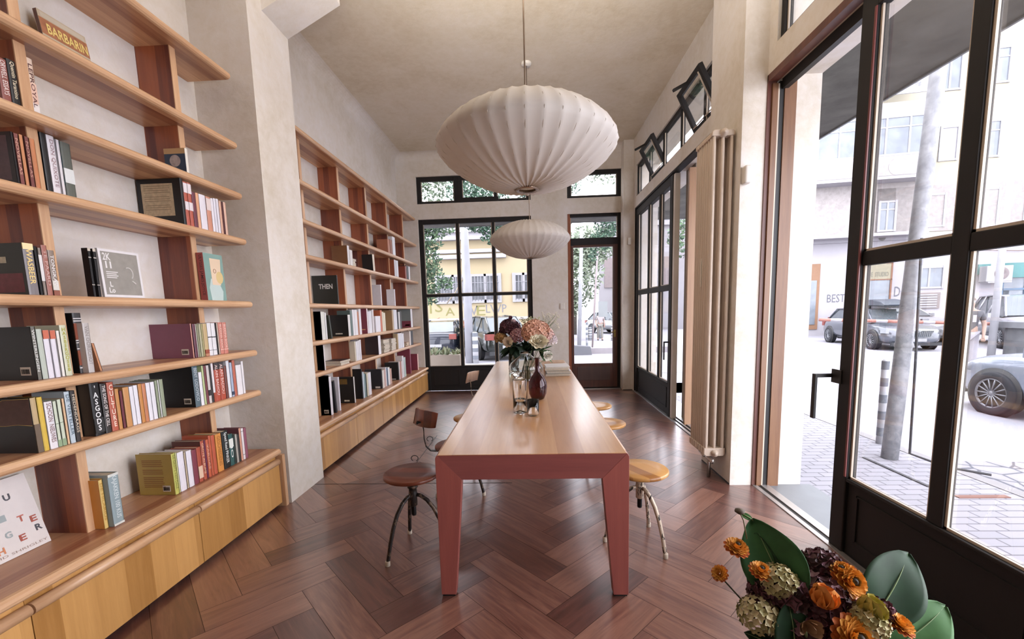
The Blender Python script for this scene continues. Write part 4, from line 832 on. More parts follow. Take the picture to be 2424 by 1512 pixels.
# ---------------- flower building ----------------
def leafmat(c): return mat(c,.6,0,.2,sc=25,spec=.25)
def petal(b,c,d,up,L,Wd,cup=.3,n=4,mi=0,curl=0):
    """cupped petal starting at c, growing along d, inner side facing up"""
    d=Vector(d).normalized(); up=(Vector(up)-d*Vector(up).dot(d)).normalized(); s=d.cross(up); V=[];F=[]
    for i in range(n+1):
        t=i/n; wd=Wd*math.sin(PI*min(1,.12+t*.80))**.7 if i<n else Wd*.35
        p=Vector(c)+d*L*t+up*(L*cup*t*t-curl*L*t**3)
        for k in (-1,-.5,0,.5,1): V.append(p+s*wd*.5*k+up*(abs(k)**2*Wd*.16*(1-t*.3)))
    for i in range(n):
        for k in range(4): F.append((i*5+k,i*5+k+1,i*5+6+k,i*5+5+k))
    b.add(V,F,mi,True)
def rosette(b,c,ax,R0,layers,mi=0,jit=.12,wide=1.0,rnd=random,mt=64):
    """ball like flower of nested petal layers round the axis ax"""
    ax=Vector(ax).normalized(); e=ax.orthogonal().normalized(); f=ax.cross(e)
    for li in range(layers):
        t=li/(max(1,layers-1)); n=5+int(5*t); tilt=R(10+mt*t)
        for k in range(n):
            a=2*PI*(k+.5*(li%2))/n+rnd.uniform(-jit,jit); rad=e*math.cos(a)+f*math.sin(a)
            d=ax*math.cos(tilt)+rad*math.sin(tilt); L=R0*(.55+.5*t)*rnd.uniform(.9,1.1)
            petal(b,Vector(c)+rad*R0*.08*t-ax*R0*.15*t,d,ax*math.sin(tilt)*1-rad*math.cos(tilt),L,R0*wide*(.5+.35*t),.35-.1*t,4,mi,.12)
def floret_ball(b,c,Rr,n,fs,mis=(0,),flat=1.0,rnd=random,hemi=-.45):
    c=Vector(c)
    for i in range(n):
        z=1-(i+.5)*(1-hemi)/n; a=i*2.39996; q=math.sqrt(max(0,1-z*z)); d=Vector((q*math.cos(a),q*math.sin(a),z))
        p=c+Vector((d.x*Rr,d.y*Rr,d.z*Rr*flat))*rnd.uniform(.88,1.06); e=d.orthogonal().normalized(); f=d.cross(e); r0=rnd.uniform(0,2); mi=rnd.choice(mis)
        for k in range(4):
            an=r0+k*PI/2; rd=e*math.cos(an)+f*math.sin(an)
            petal(b,p,rd+d*.35,d-rd*.3,fs,fs*.95,.1,2,mi)
def stem(pts,r,m,parent,name='stem'): return MB().tube(pts,r,6).build(name,m,parent)
def blade(b,p0,p1,wd,bend,nrm,mi=0,n=10,fold=.25,tip=.9):
    """broad leaf from p0 to p1"""
    p0=Vector(p0);p1=Vector(p1); d=p1-p0; nrm=Vector(nrm); nrm=(nrm-d.normalized()*nrm.dot(d.normalized())).normalized(); s=d.normalized().cross(nrm); V=[];F=[]; m=6
    for i in range(n+1):
        t=i/n; w_=wd*(math.sin(PI*min(t*.93+.05,1))**tip)*.5 if i<n else wd*.02; c=p0+d*t+nrm*(bend*4*t*(1-t))
        for k in range(-m,m+1):
            u=k/m; V.append(c+s*w_*u+nrm*(fold*wd*abs(u)**1.5*.5*(1-t*.4)+.006*math.sin(t*9+u*3)*wd*2))
    r=2*m+1
    for i in range(n):
        for k in range(r-1): F.append((i*r+k,i*r+k+1,(i+1)*r+k+1,(i+1)*r+k))
    b.add(V,F,mi,True)
GRN=leafmat('4c6b48'); DGR=leafmat('24382a'); STG=mat('6a7a50',.5)
def bloom(name,label,cat,pos,stem_to,build,mats,sm=STG,sr=.003,leaves=0,group=None):
    r=thing(name,label,cat,pos,group,local=False)
    b=MB(); build(b); b.build('bloom',mats,r)
    p=Vector(pos); q=Vector(stem_to); mid=(p+q)/2+Vector((random.uniform(-.01,.01),random.uniform(-.01,.01),.01))
    stem([p-Vector((0,0,.005)),mid,q],sr,sm,r)
    for i in range(leaves):
        t=random.uniform(.1,.6); a=random.uniform(0,6.28); c=p.lerp(q,t); b=MB(); e=c+Vector((math.cos(a)*.08,math.sin(a)*.08,random.uniform(-.03,.04))); blade(b,c,e,.045,.01,(0,0,1),n=6); b.build('leaf',GRN,r)
    return r
rnd=random.Random(4)
V1=(-.215,4.70,TZ+.02); V2=(-.075,4.25,TZ+.02); 
# dark bouquet in the tall cylinder
def hyd(c,Rr,n,fs): return lambda b: floret_ball(b,c,Rr,n,fs,(0,1),.9,rnd)
bloom('burgundy_hydrangea','large deep burgundy flower head at the top left of the table flowers','flower',(-.245,4.70,1.275),V1,hyd((-.245,4.70,1.255),.105,130,.028),[mat('5a2c38',.6,0,.25,sc=30),mat('44202c',.6,0,.2)],leaves=3)
bloom('burgundy_bud','small burgundy tulip bud highest above the dark flower head','flower',(-.235,4.68,1.380),(-.23,4.7,1.075),lambda b:rosette(b,(-.235,4.68,1.360),(0,0,1),.035,2,wide=1.5,rnd=rnd,mt=14),[mat('5e2e3c',.6,0,.2)])
bloom('blush_tulip','pale blush tulip on top of the burgundy flower head','flower',(-.205,4.66,1.340),(-.21,4.7,1.075),lambda b:rosette(b,(-.205,4.66,1.315),(0,-.2,1),.045,2,wide=1.5,rnd=rnd,mt=14),[mat('d8bcc0',.6,0,.1)])
bloom('mauve_chrysanthemum','dusty mauve chrysanthemum between the dark head and the cream peony','flower',(-.165,4.58,1.200),(-.2,4.7,0.980),lambda b:floret_ball(b,(-.165,4.58,1.180),.07,90,.02,(0,1),1,rnd,-.8),[mat('94646c',.6,0,.2),mat('b0868a',.6,0,.2)])
bloom('ochre_hydrangea','small ochre brown flower head at the far left of the bouquet','flower',(-.345,4.66,1.160),(-.23,4.7,1.030),hyd((-.345,4.66,1.150),.062,60,.024),[mat('b08a58',.6,0,.2),mat('8c6c44',.6,0,.2)])
bloom('cream_rose','cream rose with small yellow centre low at the left of the bouquet','flower',(-.262,4.50,1.125),(-.22,4.68,0.990),lambda b:(rosette(b,(-.262,4.50,1.120),(0,-1,.3),.055,5,rnd=rnd)),[mat('e0cdb8',.6,0,.06)],leaves=2)
bloom('dark_foliage','dark green leafy spray hanging below the left flowers','foliage',(-.18,4.62,1.02),V1,lambda b:[blade(b,(-.2,4.66,1.07),(-.2+rnd.uniform(-.16,.16),4.6+rnd.uniform(-.12,.1),1.04+rnd.uniform(-.12,.08)),.06,.01,(0,-.4,1),n=6) for i in range(26)],[DGR])
# peach bouquet in the wide vase
bloom('peach_hydrangea','large peach hydrangea head in the middle of the table bouquet','flower',(.03,4.22,1.280),V2,hyd((.03,4.22,1.230),.125,200,.030),[mat('d6ac96',.6,0,.15,sc=30),mat('cfa08a',.6,0,.15)],leaves=2)
bloom('pink_hydrangea','pale pink hydrangea head at the right of the peach one','flower',(.12,4.24,1.235),V2,hyd((.115,4.24,1.190),.085,110,.028),[mat('dcb8b0',.6,0,.1),mat('e0c4bc',.6,0,.1)])
bloom('white_stock','white ruffled flower at the far right edge of the bouquet','flower',(.185,4.22,1.170),V2,hyd((.18,4.22,1.150),.05,50,.024),[mat('e0d4d2',.6,0,.05),mat('d8ccd0',.6,0,.05)])
bloom('white_peony','large ivory peony at the front of the bouquet above the plum bottle','flower',(.055,4.05,1.175),(.0,4.25,1.090),lambda b:rosette(b,(.055,4.06,1.145),(0,-.75,.65),.085,6,rnd=rnd),[mat('ddd4bc',.6,0,.05)],leaves=3)
bloom('white_spray_rose','small white spray rose drooping at the right of the vase','flower',(.135,4.15,1.010),(.03,4.25,1.060),lambda b:rosette(b,(.135,4.14,1.005),(.4,-.7,.2),.05,4,rnd=rnd),[mat('dcd8cc',.6,0,.05)],leaves=4)
def gyp(b):
    for i in range(60):
        p=Vector((.10+rnd.uniform(-.03,.17),4.40+rnd.uniform(-.06,.06),1.30+rnd.uniform(-.04,.12))); b.tube([(.04,4.35,1.05),p.lerp(Vector((.04,4.35,1.1)),.4)+Vector((0,0,.02)),p],.0009,3,1)
        for k in range(3): b.lathe([(0,-.005),(.006,0),(0,.005)],c=p+Vector((rnd.uniform(-.012,.012),rnd.uniform(-.01,.01),rnd.uniform(-.012,.012))),n=6)
bloom('babys_breath','airy spray of tiny pale flowers rising behind the peach hydrangea','flower',(.10,4.40,1.200),V2,gyp,[mat('d8d0bc',.6,0,0),STG])
def gyp2(b):
    for i in range(30):
        p=Vector((-.03+rnd.uniform(-.09,.1),4.5+rnd.uniform(-.05,.05),1.31+rnd.uniform(-.03,.06)))
        for k in range(4): b.lathe([(0,-.008),(.009,0),(0,.008)],c=p+Vector((rnd.uniform(-.02,.02),rnd.uniform(-.01,.01),rnd.uniform(-.02,.02))),n=6)
bloom('green_filler','pale green filler sprig between the burgundy and peach heads','foliage',(-.03,4.5,1.2),(-.1,4.4,.95),gyp2,[mat('b8b894',.6,0,.15)])
bloom('eucalyptus_sprig','dark green leaf sprig at the lower right of the bouquet','foliage',(.13,4.25,.98),V2,lambda b:[blade(b,(.06,4.25,1.04),(.06+rnd.uniform(.03,.14),4.25+rnd.uniform(-.08,.06),1.02+rnd.uniform(-.12,.08)),.03,.005,(0,-.5,1),n=5) for i in range(16)],[GRN])
bloom('vase_greens','dark green stems and leaves filling the neck of the wide vase','foliage',(-.04,4.25,1.03),V2,lambda b:[blade(b,(-.06,4.27,1.04),(-.03+rnd.uniform(-.12,.14),4.25+rnd.uniform(-.1,.1),1.08+rnd.uniform(-.05,.1)),.05,.01,(0,-.5,1),n=5) for i in range(30)]+[b.tube([(-.075+rnd.uniform(-.07,.07),4.25+rnd.uniform(-.06,.06),TZ+.02),(-.075,4.25,TZ+.25)],.003,5) for i in range(14)],[DGR])
# ---------------- foreground bouquet (lower right) ----------------
FC=Vector((.60,.90,.60))
fv=thing('flower_vase','dark ceramic vase under the foreground bouquet at the lower right','vase',(.60,.90,.0))
MB().lathe([(0,.30),(.06,.30),(.075,.34),(.085,.42),(.075,.50),(.055,.55),(.06,.58)],c=(.60,.90,0),n=28).build('vase_body',mat('2a2826',.35),fv)
st=thing('plant_stand','small round wooden stand carrying the foreground vase','stand',(.60,.90,0)); MB().lathe([(0,.27),(.16,.27),(.16,.2995),(0,.2995)],c=(.60,.90,0),n=32).build('stand_top',W_TB,st)
for k in range(3): a=k*2.094; MB().tube([(.60+.12*math.cos(a),.90+.12*math.sin(a),.28),(.60+.15*math.cos(a),.90+.15*math.sin(a),0)],.012).build('leg',W_TB,st)
LM1=leafmat('345c36'); LM2=leafmat('1a3820'); LM3=leafmat('467040')
def bigleaf(label,p0,p1,wd,bend,nrm,m,fold=.3,tip=.9):
    r=thing('broad_leaf',label,'leaf',p0,None); b=MB(); blade(b,p0,p1,wd,bend,nrm,n=18,fold=fold,tip=tip); o=b.build('leaf_blade',m,r); o.modifiers.new('s','SOLIDIFY').thickness=.0012
    q=MB(); p0=Vector(p0);p1=Vector(p1); d=(p1-p0); nr=Vector(nrm); nr=(nr-d.normalized()*nr.dot(d.normalized())).normalized()
    q.tube([p0+d*(i/12)+nr*(bend*4*(i/12)*(1-i/12)+.0008) for i in range(13)],[.0022*(1-i/14) for i in range(13)],5); q.build('midrib',mat('7c9464',.5),r)
    stem([p0,(p0+FC)/2+Vector((0,.01,0)),FC-Vector((0,0,.1))],.003,GRN,r); return r

bigleaf('tall broad green leaf standing at the left of the foreground bouquet',(.545,.87,.80),(.503,.98,.952),.125,.02,(-.45,-1,.35),LM1,.35)
bigleaf('darker broad leaf folded beneath the tall left leaf of the foreground bouquet',(.50,.86,.76),(.503,.955,.93),.085,-.01,(-.9,-.7,.2),LM2,.3)
bigleaf('large dark green upright leaf at the right of the foreground bouquet',(.70,.88,.765),(.832,.95,.885),.125,.015,(-.25,-1,.25),LM2,.15,.75)
bigleaf('light green pointed leaf at the far lower right corner of the foreground bouquet',(.765,.90,.69),(.903,.93,.772),.105,.015,(-.2,-1,.5),LM3,.2,.75)
bigleaf('dark leaf at the bottom centre front of the foreground bouquet',(.515,.82,.72),(.515,.85,.838),.09,.01,(.1,-1,.3),LM2,.2,.75)
bigleaf('small leaf at the lower left edge of the foreground bouquet',(.50,.86,.73),(.425,.84,.775),.04,.01,(0,-1,.6),LM2,.2)
bigleaf('tiny thin leaf tip above the tall left leaf of the foreground bouquet',(.503,.975,.950),(.478,.99,.962),.014,.003,(0,-1,.8),LM3,.2)
ORA=[mat('e0a048',.5,0,.15,sc=40),mat('c8703c',.5,0,.15,sc=40),mat('2a2014',.7,0,0)]
def ranun(pos,R0,ax,label,eye=1,st=None):
    c=Vector(pos); ax=Vector(ax).normalized()
    def f(b):
        e=ax.orthogonal().normalized(); g=ax.cross(e)
        for li in range(5):
            t=li/4; n=6+li*2; tilt=R(28+62*t)
            for k in range(n):
                a=2*PI*(k+.5*(li%2))/n+rnd.uniform(-.1,.1); rad=e*math.cos(a)+g*math.sin(a); d=ax*math.cos(tilt)+rad*math.sin(tilt)
                petal(b,c-ax*R0*.25+rad*R0*.1,d,ax*math.sin(tilt)-rad*math.cos(tilt),R0*(.75+.3*t),R0*(.55+.15*t),.3-.2*t,4,0 if li<4 else 1,.1)
        if eye: b.lathe([(0,.012*R0/.03),(.22*R0,.008*R0/.03),(.25*R0,0)],n=12,mi=2,M=Matrix.Translation(c+ax*R0*.12)@ax.to_track_quat('Z','Y').to_matrix().to_4x4())
    return bloom('orange_ranunculus',label,'flower',pos,st or FC,f,ORA,mat('3c4630',.5),.0018,group=None)
ranun((.447,.93,.912),.024,(.1,-.35,1),'orange ranunculus highest at the left, beside the tall leaf edge')
ranun((.397,.90,.868),.016,(-.5,-.5,.6),'small orange ranunculus farthest left, on a long arching stem',0)
ranun((.475,.88,.888),.021,(.1,-.4,1),'orange ranunculus in front of the tall left leaf')
ranun((.640,.88,.888),.023,(-.2,-.2,1),'orange ranunculus at the top of the bouquet, behind the black centred one')
ranun((.650,.865,.872),.032,(.15,-.8,.55),'orange ranunculus with black centre at the upper right of the bouquet')
ranun((.610,.79,.805),.038,(.15,-.8,.55),'largest orange ranunculus with black centre at the bottom of the bouquet')
ranun((.735,.84,.798),.024,(.3,-.3,.9),'orange daisy like flower at the lower right in front of the light leaf',0)
def tul(pos,R0,ax,label,m): bloom('tulip',label,'flower',pos,FC,lambda b:[rosette(b,Vector(pos)-Vector(ax).normalized()*R0*.6,ax,R0*1.15,3,0,.05,1.5,rnd,14)],m,GRN,.003)
tul((.575,.83,.868),.036,(.15,.1,1),'orange tulip bloom in the top centre of the foreground bouquet',[mat('d8883c',.5,0,.2,sc=50)])
tul((.662,.82,.848),.036,(.25,-.1,1),'yellow green tulip bloom against the large right leaf',[mat('b8ac58',.5,0,.15,sc=40)])
bloom('seed_head','tiny brown seed head on the tallest thin stem at upper left','flower',(.460,.95,.987),(.468,.93,.93),lambda b:b.lathe([(0,.004),(.010,.002),(.011,-.003),(.004,-.008),(0,-.01)],c=(.460,.95,.987),n=14),[mat('54483a',.7)],mat('6c6444',.5),.0014)
def cream(pos,Rr,label): bloom('hydrangea_sprig',label,'flower',pos,FC,lambda b:floret_ball(b,pos,Rr,90,.009,(0,1),.9,rnd,-.7),[mat('ccc098',.6,0,.15),mat('a8a070',.6,0,.15)])
cream((.512,.88,.862),.034,'cream dried flower cluster in front of the tall left leaf'); cream((.462,.86,.800),.036,'cream dried flower cluster hanging at the lower left of the bouquet'); cream((.650,.82,.815),.034,'cream dried flower cluster right of the brown heart of the bouquet')
DK=[mat('5c343c',.55,0,.3,sc=40),mat('7c5460',.55,0,.3,sc=40),mat('44282c',.55,0,.2)]
for i,(p,Rr,l) in enumerate((((.531,.87,.836),.040,'dark burgundy petals left of the orange tulip'),((.585,.86,.838),.048,'dusky purple flower head below the orange tulip'),((.620,.91,.872),.038,'dark maroon flower between the orange tulip and ranunculus'),((.602,.85,.805),.048,'dark wine flower head at the lower centre of the bouquet'),((.545,.85,.782),.046,'dark brown flower head at the bottom left of the bouquet'),((.575,.83,.755),.045,'dark plum flower cluster at the bottom edge of the bouquet'),((.487,.88,.832),.026,'small burgundy buds beside the left cream cluster'),((.70,.86,.80),.03,'dark leafy filler between the yellow tulip and the cream cluster'))):
    p=(p[0]*1.01,p[1]+.012,p[2]-.004); Rr*=.95
    bloom('dark_hydrangea',l,'flower',p,FC,lambda b:floret_ball(b,p,Rr,60,.017,(0,1,2),.85,rnd,-.6),DK)
bloom('brown_petals','tan curled petals in the lower front of the bouquet','flower',(.52,.80,.825),FC,lambda b:[petal(b,(.52,.80,.825),(rnd.uniform(-1,1),-.4,rnd.uniform(-.3,.6)),(0,-1,.3),.03,.02,.3) for i in range(7)],[mat('8a6a4c',.6,0,.2)])
OUT_ALB=.43
O_ASP=('c4c2ca','ccc9d2')
O_PAV=('c6c4cc','cecbd4')
O_YEL=('dcd4b8','e2dac4')
O_STO=('beb6b2','d2cac6')
O_WHT=('d2cdd2','dcd8de')
O_HSE=('dcc8a0','e2d0ac')
# ---------------- outside ----------------
# outdoor surfaces: natural albedos under the bright sky
MC.clear(); _hx=hx
def hx(s): return tuple(x*OUT_ALB for x in _hx(s))
def noisy(key,c1,c2,sc,rough=.9,bmp=.2,det=6):
    m,t,b=nt(key); v=coords(t,(1,1,1)); f=noise(t,v,sc,det,.6,.3); t.links.new(ramp(t,f,[(.35,hx(c1)),(.65,hx(c2))]),b.inputs['Base Color']); b.inputs['Roughness'].default_value=rough
    if bmp: bump(t,b,f,bmp,.02)
    return m
def brick(key,c1,c2,mort,sx,sy,ms=.015,off=.5):
    m,t,b=nt(key); br=nn(t,'ShaderNodeTexBrick'); br.offset=off; v=coords(t,(1,1,1)); t.links.new(v,br.inputs[0])
    br.inputs['Color1'].default_value=(*hx(c1),1);br.inputs['Color2'].default_value=(*hx(c2),1);br.inputs['Mortar'].default_value=(*hx(mort),1)
    br.inputs['Scale'].default_value=1;br.inputs['Mortar Size'].default_value=ms;br.inputs['Brick Width'].default_value=sx;br.inputs['Row Height'].default_value=sy
    t.links.new(br.outputs[0],b.inputs['Base Color']); b.inputs['Roughness'].default_value=.9; return m
def cobble(key,c1,c2,mort,sc):
    m,t,b=nt(key); v=coords(t,(1,1,1)); vo=nn(t,'ShaderNodeTexVoronoi',feature='DISTANCE_TO_EDGE'); vo.inputs['Scale'].default_value=sc; t.links.new(v,vo.inputs[0])
    t.links.new(ramp(t,vo.outputs[0],[(.0,hx(mort)),(.03,hx(mort)),(.06,hx(c1)),(.5,hx(c2))]),b.inputs['Base Color']); b.inputs['Roughness'].default_value=.85; return m
ASPH=noisy('asphalt',O_ASP[0],O_ASP[1],1.2); struct(MB().box(-40,60,-6,70,-.6,-.32).build('ground',ASPH))
struct(MB().box(2.1,3.95,-3,9.2,-.4,-.17).box(-6,3.95,8.1,10.6,-.4,-.17).build('ground',brick('pavers',O_PAV[0],O_PAV[1],'8c8a92',.2,.1,.006)))
struct(MB().box(3.95,4.07,-3,10.6,-.4,-.165).box(-6,3.95,10.6,10.75,-.4,-.165).build('ground',mat('b8b4b4',.8)))
b=MB(); b.add([(4.07,3.2,-.315),(5.6,3.2,-.315),(5.6,4.7,-.315),(4.07,4.8,-.315)],[(0,1,2,3)]); struct(b.build('ground',cobble('cobbles','b9b6bc','c6c2c8','6c6e78',4.5)))
struct(MB().box(3.40,3.43,3.75,4.5,-.17,-.162).build('ground',mat('55555a',.6))); struct(MB().box(3.45,3.85,3.52,3.57,-.17,-.163).build('ground',mat('a87868',.8)))
# canopy slab round the corner
cn=MB(); cn.box(2.12,3.2,-3,9.35,3.25,3.40).box(-6,2.12,8.12,9.35,3.25,3.40); struct(cn.build('canopy',noisy('canopy_concrete','77746c','96938a',3,.95,.4)))
struct(MB().box(3.2,3.22,-3,9.37,3.235,3.42).box(-6,3.2,9.35,9.37,3.235,3.42).build('canopy_edge',mat('b4b6b8',.6)))
# right facade across the street (plane through 15,23.5 slightly turned)
FN=Vector((-.14,-.99,0)); FD=Vector((.99,-.14,0)); FO=Vector((14.99,23.6,-.32))
fb=thing('apartment_building','pale yellow apartment block with rough stone band and shops, across the street','building',tuple(FO))
fb.rotation_euler=(0,0,math.atan2(-.14,.99)); fb.matrix_basis=Matrix.LocRotScale(fb.location,fb.rotation_euler,None); fb['_local']=1
# local frame: x along facade, y into building, z up from street; photo heights + .32
YEL=noisy('yellow_render',O_YEL[0],O_YEL[1],.8,.9,.1); STO=noisy('rough_stone',O_STO[0],O_STO[1],5,.95,.8,8); WRD=noisy('white_render',O_WHT[0],O_WHT[1],.6,.9,.05)
WFR=mat('c9c7cc',.6); GLO=mat('9aa2ac',.15,0,.2,sc=2); 
MB().box(-3,15,0,8,4.9,18).build('wall',YEL,fb); MB().box(-3,15,.0,8,0,4.9).build('wall_base',WRD,fb)
MB().box(2.4,15,-.04,0,5.1,7.3).box(-3,4.2,-.04,0,5.1,10.4).build('stone_cladding',STO,fb); MB().box(-3,15,-.15,0,4.75,5.05).build('cornice',WRD,fb)
MB().box(-1,4.2,-.9,0,10.4,11.0).box(-1,4.2,-.9,0,7.55,8.6).box(-1,4.2,-.95,.0,4.9,5.05).build('balcony_front',WRD,fb); MB().box(-1,4.15,-.92,-.9,7.7,8.45).build('balcony_panel',STO,fb)
c_=MB(); Mx=Matrix.Translation((2.7,-.93,8.08))@Matrix.Rotation(R(90),4,'X'); c_.lathe([(0,0),(.38,0)],n=28,M=Mx); Mx=Matrix.Translation((2.7,-.05,4.55))@Matrix.Rotation(R(90),4,'X'); c_.build('round_ornament',WRD,fb)
MB().lathe([(0,0),(.16,0)],n=20,M=Matrix.Translation((2.7,-.16,4.9))@Matrix.Rotation(R(90),4,'X')).build('round_vent',mat('8c8a88',.8),fb)
def bwin(x0,x1,z0,z1,cols=1,shut=0,y=0,rows=0):
    f=MB(); t=.09; f.box(x0,x1,y-.06,y,z0,z0+t).box(x0,x1,y-.06,y,z1-t,z1).box(x0-.01,x0+t,y-.07,y,z0-.01,z1+.01).box(x1-t,x1+.01,y-.07,y,z0-.01,z1+.01)
    for i in range(1,cols): q=x0+(x1-x0)*i/cols; f.box(q-.04,q+.04,y-.055,y,z0,z1)
    if rows: f.box(x0,x1,y-.05,y,z1-(z1-z0)*.28-.03,z1-(z1-z0)*.28+.03)
    o=f.build('window',WFR,fb); MB().box(x0+t,x1-t,y-.03,y-.01,z0+t,z1-t).build('pane',WFR if shut else GLO,o)
bwin(-.8,4.1,8.6,10.4,5,0,-.85,1); bwin(2.5,3.3,5.2,6.7,2,0,-.02,1)
bwin(6.4,7.5,11.7,13.3,2,0,0,1); bwin(4.9,5.7,8.4,10.0,1,1); bwin(6.5,7.4,8.4,10.1,1,0,0,1); bwin(10.2,11.4,8.2,10.1,2); bwin(4.6,5.6,11.6,13.2,2)
bwin(6.3,7.6,5.2,7.0,1,1); bwin(8.6,10.2,5.2,7.0,1,1); bwin(4.6,5.4,5.3,6.9,1,1)
MB().box(1.2,3.6,-1.0,-.95,11.3,12.6).build('banner',mat('c9c8d2',.7),fb); text('BILETI  0888 12\nwww . bgstar . bg',.45,mat('9c9ca4',.6,0,0),fb,fr((1,0,0),(0,0,1),(2.4,-1.01,11.8)),'banner_lettering',w=1.9)
# ground floor shops
WD=mat('9c6a4c',.6)
s1=MB(); s1.box(-.9,.05,-.05,0,.35,3.75); s1.build('shop_door',mat('b08464',.7),fb); MB().box(-.75,-.1,-.08,-.05,.6,2.9).build('door_glass',GLO,fb)
MB().box(1.9,3.3,-.05,0,.9,3.6).build('shop_window',GLO,fb); MB().box(1.85,1.93,-.08,0,.35,3.7).box(3.25,3.33,-.08,0,.35,3.7).box(1.85,3.33,-.08,0,3.62,3.7).box(1.85,3.33,-.08,0,2.8,2.86).build('shop_window_frame',WD,fb)
MB().box(1.93,3.25,-.07,-.05,2.86,3.62).build('shop_sign',mat('b8b094',.7),fb); text('CAFE  STUDIO',.22,mat('8a8878',.6,0,0),fb,fr((1,0,0),(0,0,1),(2.6,-.085,3.1)),'sign_lettering',w=1.1)
bwin(4.3,5.6,2.3,3.4,2,0); MB().box(4.5,5.5,-.06,-.02,1.3,2.1).build('louvre_frame',mat('a89c98',.7),fb)
for i in range(6): MB().box(4.55,5.35,-.09,-.06,1.36+i*.12,1.42+i*.12).build('louvre_slat',WFR,fb)
MB().box(7.9,13,-.25,0,2.7,3.4).build('awning_sign',mat('5f9a98',.7,0,.15,sc=2),fb); MB().box(7.0,7.5,-.06,0,2.9,3.4).build('small_sign',mat('5f9a98',.7),fb)
MB().box(8.0,8.1,-.08,0,.2,2.7).box(8.95,9.05,-.08,0,.2,2.7).box(8.0,9.05,-.08,0,2.1,2.2).build('kiosk_frame',mat('6c8ca8',.6),fb); MB().box(8.1,8.95,-.04,0,.2,2.7).build('kiosk_window',GLO,fb); MB().box(8.12,8.35,-.07,-.04,.3,2.1).build('kiosk_opening',mat('4c545c',.6),fb)
for i in range(7): MB().box(8.42,8.92,-.07,-.04,.5+i*.22,.58+i*.22).build('shelf_goods',mat(['b8c0cc','ccc0c4','b0b8c4'][i%3],.7),fb)
gm=mat('84848c',.8,0,0)
text('BESTY',.42,gm,fb,fr((1,.0,0),(0,0,1),(1.0,-.01,1.95)),'graffiti',w=1.1); text('Do',.5,gm,fb,fr((1,0,0),(0,0,1),(3.75,-.01,2.2)),'graffiti',w=.5); text('SAN\nKET\nLVS',1.1,gm,fb,fr((1,0,0),(0,0,1),(6.5,-.01,1.5)),'graffiti',w=.55)
ac=thing('air_conditioner','white air conditioning unit on the shop wall beside the teal sign','appliance',(21.9,22.4,2.2)); ac.rotation_euler=fb.rotation_euler; ac.matrix_basis=Matrix.LocRotScale(ac.location,ac.rotation_euler,None); ac['_local']=1
MB().box(-.1,.95,-.45,-.02,0,.75).build('casing',mat('c8c6c8',.6),ac,bevel=.02); MB().lathe([(0,0),(.06,.0),(.06,.01),(.27,.01),(.29,0)],n=28,M=Matrix.Translation((.5,-.46,.38))@Matrix.Rotation(R(90),4,'X')).build('fan_grille',mat('9c9090',.7),ac); MB().box(-.05,.9,-.5,0,-.06,0).build('bracket',WFR,ac)
# cables
for i,(a,c) in enumerate((((2,-.06,5.0),(15,-.06,4.6)),((2,-.06,4.3),(15,-.06,3.9)))):
    P=[(a[0]+(c[0]-a[0])*t/10,-.1,a[2]+(c[2]-a[2])*t/10-.12*math.sin(PI*((t*.3)%1))) for t in range(11)]; MB().tube(P,.02,5).build('wall_cable',mat('a08a84',.7,0,0),fb)
MB().tube([(4.6,-.1,6.0),(4.75,-.12,9),(4.95,-.1,13.5)],.02,5).build('down_cable',mat('b09878',.7,0,0),fb)
# poles, bollards
cp=thing('utility_pole','tall weathered grey concrete utility pole leaning outside the near glass door','pole',(3.66,4.48,-.17))
b=MB(); P=Vector((3.66,4.48,-.17)); T=P+Vector((.5,.14,9)); b.tube([P.lerp(T,t) for t in (0,.1,.3,.6,1)],[.072,.070,.066,.058,.05],14); b.build('pole_shaft',noisy('old_concrete','b4b6bc','e6e6ea',9,.9,.3),cp)
b=MB(); 
for t in (.13,.24,.52): q=P.lerp(T,t); b.lathe([(.076-.02*t,-.02),(.079-.02*t,0),(.076-.02*t,.02)],c=q,n=16)
b.build('pole_band',mat('c4c4c8',.5),cp)
MB().tube([P+Vector((.06,-.09,2.2)),P+Vector((.10,-.09,1.0)),P+Vector((.12,-.09,.08)),P+Vector((.3,-.3,.012)),P+Vector((.5,-.5,.012))],.012,6).build('ground_cable',mat('4a4a4e',.6,0,0),cp)
def bollard(x,y,z,h,r,label,n=7,g=None):
    o=thing('bollard',label,'bollard',(x,y,z),g); MB().lathe([(0,0),(r,0),(r,h),(r*.6,h+.02),(0,h+.02)],c=(x,y,z),n=16).build('post',mat('f0f0f4',.6),o)
    b=MB(); 
    for i in range(n): b.lathe([(r*1.03,h*(i+.5)/n),(r*1.03,h*(i+1)/n)],c=(x,y,z),n=16)
    b.build('dark_band',mat('9096a0',.6),o)
bollard(3.93,4.96,-.17,.95,.036,'grey striped bollard beside the concrete utility pole',5)
lp=thing('lamp_post','slim white metal lamp post in front of the teal shop','pole',(12.7,12.5,-.32)); MB().tube([(12.7,12.5,-.32),(12.7,12.5,2.2),(12.75,12.5,6.5)],[.09,.08,.06],10).build('shaft',mat('c8c8cc',.5),lp)
lq=thing('lamp_post','white lamp post outside the back window with black band stickers','pole',(-2.2,14.8,-.32)); MB().tube([(-2.2,14.8,-.32),(-2.2,14.8,2.5),(-2.25,14.8,7.5)],[.15,.14,.11],12).build('shaft',mat('cdcdd4',.5,0,.1,sc=2),lq); MB().tube([(-2.3,14.75,2.6),(-2.6,14.7,2.1),(-2.9,14.7,1.75)],.02).build('cable',mat('c8b8a0',.7,0,0),lq)
bollard(-1.98,14.7,-.32,1.05,.10,'white and black banded bollard right of the back lamp post',4)
